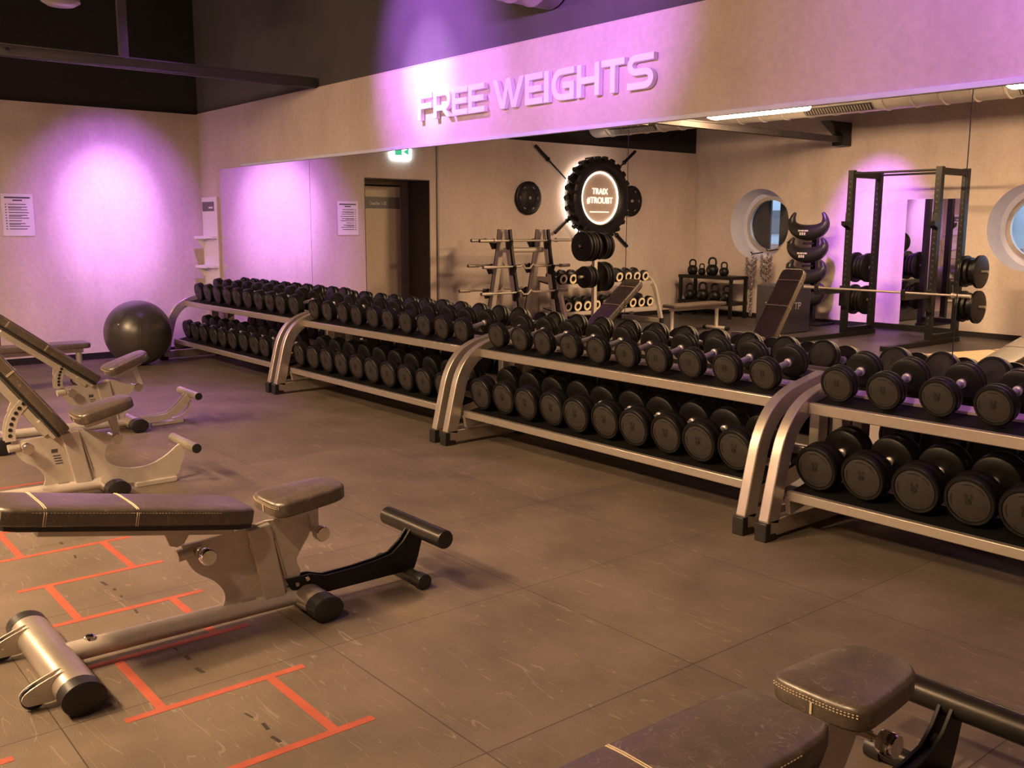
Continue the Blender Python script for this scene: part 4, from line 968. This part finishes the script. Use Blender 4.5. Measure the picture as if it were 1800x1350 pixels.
for tier, n, z, xf in (('upper', 10, 0.70, 0.74), ('lower', 10, 0.27, 0.86)):
    for i in range(n):
        words = '%s ivory-ringed dumbbell from the left on the %s shelf of the rack under the tyre' % (ORD[i], tier)
        if proto is None: o = proto = make_ring_dumbbell(words)
        else: o = copy_tree(proto); o['label'] = words
        o['group'] = 'ivory-ringed dumbbells on the %s shelf' % tier
        o.location = (0.2 + xf - 0.19, -5.49 - i * 0.211, z + 0.07 * 0.19 / 0.45 + 0.006); o.rotation_euler = (0, math.atan(0.07 / 0.45), 0)

# ------------------------------------------------------------------ kettlebell shelf
def kb_shelf():
    t = thing('kettlebell_shelf', 'low black shelf of kettlebells in the corner, seen in the mirror', 'shelf', (0.88, -9.25, 0))
    for z in (0.74, 0.28): obj('shelf_board', MB().box((0, 0, z - 0.012), (1.22, 0.5, 0.06)), BLACKMETAL, t, bev=0.003)
    for x in (-0.58, 0.58):
        for y in (-0.21, 0.21): obj('leg', MB().box((x, y, 0.36), (0.05, 0.05, 0.72)), BLACKMETAL, t)
kb_shelf()
def make_kettlebell(s_, label):
    t = thing('kettlebell', label, 'kettlebell', group='kettlebells on the low black shelf')
    obj('bell', MB().lathe([(0, 0), (0.06 * s_, 0), (0.085 * s_, 0.02 * s_), (0.102 * s_, 0.07 * s_), (0.10 * s_, 0.11 * s_), (0.08 * s_, 0.155 * s_), (0.05 * s_, 0.175 * s_), (0, 0.18 * s_)], 'z', (0, 0, 0), 28), RUBBER, t)
    pts = curve([(-0.05, 0, 0.14), (-0.075, 0, 0.2), (-0.06, 0, 0.265), (0, 0, 0.285), (0.06, 0, 0.265), (0.075, 0, 0.2), (0.05, 0, 0.14)], 4)
    obj('handle', MB().tube([p * s_ for p in pts], 0.017 * s_, 12), BLACKMETAL, t)
    obj('front_badge', MB().lathe([(0, 0.108 * s_), (0.03 * s_, 0.108 * s_), (0.032 * s_, 0.098 * s_)], 'y', (0, 0, 0.08 * s_), 20), PLATEGREY, t)
    return t
for i, (x, s_) in enumerate(((0.44, 0.95), (0.66, 0.7), (0.90, 1.1), (1.17, 0.85))):
    make_kettlebell(s_, 'black kettlebell %s from the left on top of the low black shelf' % ORD[i]).location = (x, -9.2, 0.7585)
for i, (x, s_) in enumerate(((0.43, 1.0), (0.74, 1.12), (1.02, 1.08), (1.29, 1.0))):
    make_kettlebell(s_, 'black kettlebell %s from the left on the bottom board of the low shelf' % ORD[i]).location = (x, -9.15, 0.2985)

# ------------------------------------------------------------------ chains
def chain(x, y, z0, z1, words, loops):
    t = thing('steel_chain', words, 'chain', (x, y, z0), group='steel chains hung on the back wall')
    b = MB(); n = 0
    def link(c, a, tilt=0.0):
        M_ = Matrix.Translation(c) @ Matrix.Rotation(a, 4, 'Z') @ Matrix.Rotation(tilt, 4, 'Y')
        b.M = M_; b.tube([(0.022 * math.cos(q), 0, 0.036 * math.sin(q)) for q in [2 * PI * k / 10 for k in range(10)]], 0.0085, 6, closed=True); b.M = Matrix()
    z = -0.04
    while z0 + z > z1: link(Vector((0.008 * math.sin(n * 1.7), 0, z)), (n % 2) * PI / 2); z -= 0.052; n += 1
    for w_ in range(loops):
        for k in range(13):
            q = PI * k / 12; link(Vector((0.10 * math.cos(q) + 0.0, 0.03, -0.1 - w_ * 0.1 - 0.09 * math.sin(q))), (k % 2) * PI / 2, q)
    obj('links', b, mat('bright_steel_links', (0.62, 0.58, 0.55), 0.2, 0.95, var=0.03), t)
    obj('hook', MB().tube([(0, -0.29, 0.02), (0, 0.0, 0.0), (0, 0.05, 0.03)], 0.012, 8), BLACKMETAL, t)
chain(1.92, -9.44, 1.22, 0.50, 'steel chain looped on the right wall hook beside the chain that reaches the floor', 4)
chain(1.60, -9.44, 1.16, 0.06, 'long steel chain hanging to the floor right of the kettlebell shelf', 3)

# ------------------------------------------------------------------ Bulgarian bags on their stand
def bag_stand():
    t = thing('bag_stand', 'black upright stand that carries the crescent bags', 'stand', (2.86, -9.45, 0))
    obj('post', MB().box((0, 0, 0.83), (0.09, 0.09, 1.6)), BLACKMETAL, t, bev=0.004)
    obj('base', MB().box((0, 0.02, 0.02), (0.6, 0.5, 0.04)), BLACKMETAL, t, bev=0.004)
    for z in (1.50, 1.13, 0.76, 0.39): obj('peg', MB().tube([(0, 0.04, z - 0.135), (0, 0.34, z - 0.135)], 0.02, 10), BLACKMETAL, t)
bag_stand()
BAGMAT = mat('black_vinyl_bag', (0.018, 0.016, 0.018), 0.4, var=0.15)
for i, (z, wd_) in enumerate(((1.50, 'topmost black crescent bag on the stand beside the porthole'), (1.13, 'second black crescent bag from the top of the stand'), (0.76, 'third black crescent bag from the top of the stand'), (0.39, 'lowest black crescent bag on the stand, behind the box'))):
    t = thing('crescent_bag', wd_, 'weight bag', (2.86, -9.24, z), group='crescent bags on the stand')
    pts, rs = [], []
    for k in range(21):
        q = R(-215 + 250 * k / 20); u_ = abs(k - 10) / 10
        pts.append((0.32 * math.cos(q), 0.02, 0.22 + (0.26 if i == 0 and (q > 0 or q < -PI) else 0.18) * math.sin(q))); rs.append(0.11 * (1 - u_ ** 1.5) + 0.024)
    obj('bag_body', MB().tube(pts, rs, 18, up=(0, 1, 0)), BAGMAT, t)
    b = MB()
    for k in range(8): b.box((-0.085 + 0.024 * k, 0.163, 0.075), (0.016, 0.012, 0.022 + 0.008 * (k % 3 == 0)))
    for k in range(3): b.box((-0.05 + 0.04 * k, 0.166, 0.025), (0.024, 0.012, 0.045))
    obj('printed_marks', b, LABELWHITE, t)
    b = MB()
    for s_ in (-1, 1): b.tube([(s_ * 0.30, 0.04, 0.31), (s_ * 0.345, 0.09, 0.25), (s_ * 0.31, 0.11, 0.17)], 0.011, 8)
    obj('grip_strap', b, BLACKPLASTIC, t)

def plyo_box():
    t = thing('plyo_box', 'dark foam plyo box standing in front of the crescent bags', 'box', (3.27, -8.03, 0))
    obj('box_body', MB().box((0, 0, 0.375), (0.52, 0.70, 0.75)), mat('charcoal_foam', (0.028, 0.026, 0.030), 0.55, var=0.1), t, bev=0.02)
    obj('logo', text_mesh('TP', 0.16, 0.003, (1, 0, 0), (0, 0, 1), (0, 1, 0), (0.0, 0.351, 0.42), mat('pale_print', (0.34, 0.32, 0.34), 0.5, var=0.05)), None, t)
    obj('logo', text_mesh('TP', 0.16, 0.003, (0, -1, 0), (0, 0, 1), (1, 0, 0), (0.261, 0, 0.42), MATS['pale_print']), None, t)
plyo_box()

# ------------------------------------------------------------------ power rack
def power_rack():
    X0, X1, YF, YB, H = 4.24, 5.57, -8.2, -8.95, 2.46
    t = thing('power_rack', 'tall black power rack in front of the back wall, seen in the mirror', 'power rack', ((X0 + X1) / 2, YF, 0))
    hx = (X1 - X0) / 2; dy = YB - YF
    for sx_ in (-1, 1):
        for y in (0, dy):
            b = MB().box((sx_ * hx, y, H / 2 + 0.03), (0.085, 0.085, H - 0.06))
            for k in range(26):
                z = 0.3 + k * 0.08
                b.lathe([(0, 0.0435), (0.013, 0.0435), (0.015, 0.042)], 'y', (sx_ * hx, y, z), 10, 1)
                b.lathe([(0, -0.0435), (0.013, -0.0435), (0.015, -0.042)], 'x', (sx_ * hx, y, z), 8, 1)
            obj('upright', b, [BLACKMETAL, PLATEGREY], t)
        obj('side_beam', MB().box((sx_ * hx, dy / 2, H - 0.06), (0.06, -dy, 0.09)).box((sx_ * hx, dy / 2, 0.10), (0.06, -dy, 0.08)), BLACKMETAL, t, bev=0.003)
        obj('base_rail', MB().box((sx_ * hx, 0.18, 0.035), (0.11, 2.0, 0.07)), BLACKMETAL, t, bev=0.004)
        obj('jay_hook', MB().prism([(0.04, 1.62), (0.14, 1.66), (0.15, 1.72), (0.12, 1.72), (0.05, 1.70), (0.04, 1.85)], 'x', sx_ * hx - 0.05, sx_ * hx + 0.05), BLACKMETAL, t)
        obj('safety_arm', MB().box((sx_ * hx, 0.40, 0.70), (0.06, 0.76, 0.075)).box((sx_ * hx, 0.06, 0.62), (0.10, 0.06, 0.30)).box((sx_ * hx, 0.775, 0.76), (0.06, 0.02, 0.10)), BLACKMETAL, t, bev=0.003)
        for z in (1.02, 0.52):
            obj('plate_peg', MB().tube([(sx_ * (hx + 0.04), dy, z), (sx_ * (hx + 0.42), dy, z)], 0.024, 14), SATIN, t)
    obj('pull_up_bar', MB().tube([(-hx, 0, H - 0.045), (hx, 0, H - 0.045)], 0.016, 12).tube([(-hx, dy, H - 0.045), (hx, dy, H - 0.045)], 0.016, 12), BLACKMETAL, t)
    obj('rear_cross_beam', MB().box((0, dy, 0.14), (2 * hx, 0.06, 0.08)), BLACKMETAL, t)
    obj('back_foot', MB().box((-hx, dy, 0.015), (0.12, 0.12, 0.03)).box((hx, dy, 0.015), (0.12, 0.12, 0.03)), BLACKPLASTIC, t)
    return X0, X1, YF, YB
X0, X1, YF, YB = power_rack()
for sx_, side in ((-1, 'left'), (1, 'right')):
    for z, lv in ((1.02, 'upper'), (0.52, 'lower')):
        for i in range(4):
            xx = (X0 if sx_ < 0 else X1) + sx_ * (0.10 + i * 0.068); r = (0.225, 0.20, 0.18, 0.235)[i]
            o = obj('weight_plate', MB().lathe([(0.030, -0.028), (r * .82, -0.028), (r * .88, -0.024), (r, -0.02), (r, 0.02), (r * .88, 0.024), (r * .82, 0.028), (0.030, 0.028), (0.030, -0.028)], 'x', (0, 0, 0), 40), RUBBER, loc=(xx, YB, z - 0.004))
            tag(o, '%s black plate out from the upright on the %s %s peg of the power rack' % (ORD[i], lv, side), 'weight plate', 'plates stored on the power rack')
def rack_barbell():
    t = thing('long_barbell', 'long steel barbell resting on the safety arms of the power rack', 'barbell', (5.15, -7.62, 0.7535))
    obj('bar', MB().tube([(-1.15, 0, 0), (1.15, 0, 0)], 0.015, 14), SATIN, t)
    for s_ in (-1, 1): obj('sleeve', MB().tube([(s_ * 1.02, 0, 0), (s_ * 1.24, 0, 0)], 0.024, 16).tube([(s_ * 0.99, 0, 0), (s_ * 1.02, 0, 0)], 0.034, 16), SATIN, t)
rack_barbell()
o = obj('back_wall_mirror', MB().box((4.71, RY + 0.006, 1.07), (0.84, 0.012, 2.0)), MIRROR); tag(o, 'narrow upright mirror on the back wall behind the power rack', 'mirror')

def platform():
    t = thing('lifting_platform', 'pale wooden platform on the floor at the right edge of the mirror', 'platform', (6.61, -8.15, 0), (0, 0, R(15)))
    obj('deck', MB().box((1.02, 0.0, 0.03), (2.0, 3.4, 0.06)), WOOD, t, bev=0.003)
    obj('seam_strip', MB().box((1.02, 0.25, 0.061), (2.0, 0.03, 0.004)), BLACKPLASTIC, t)
platform()
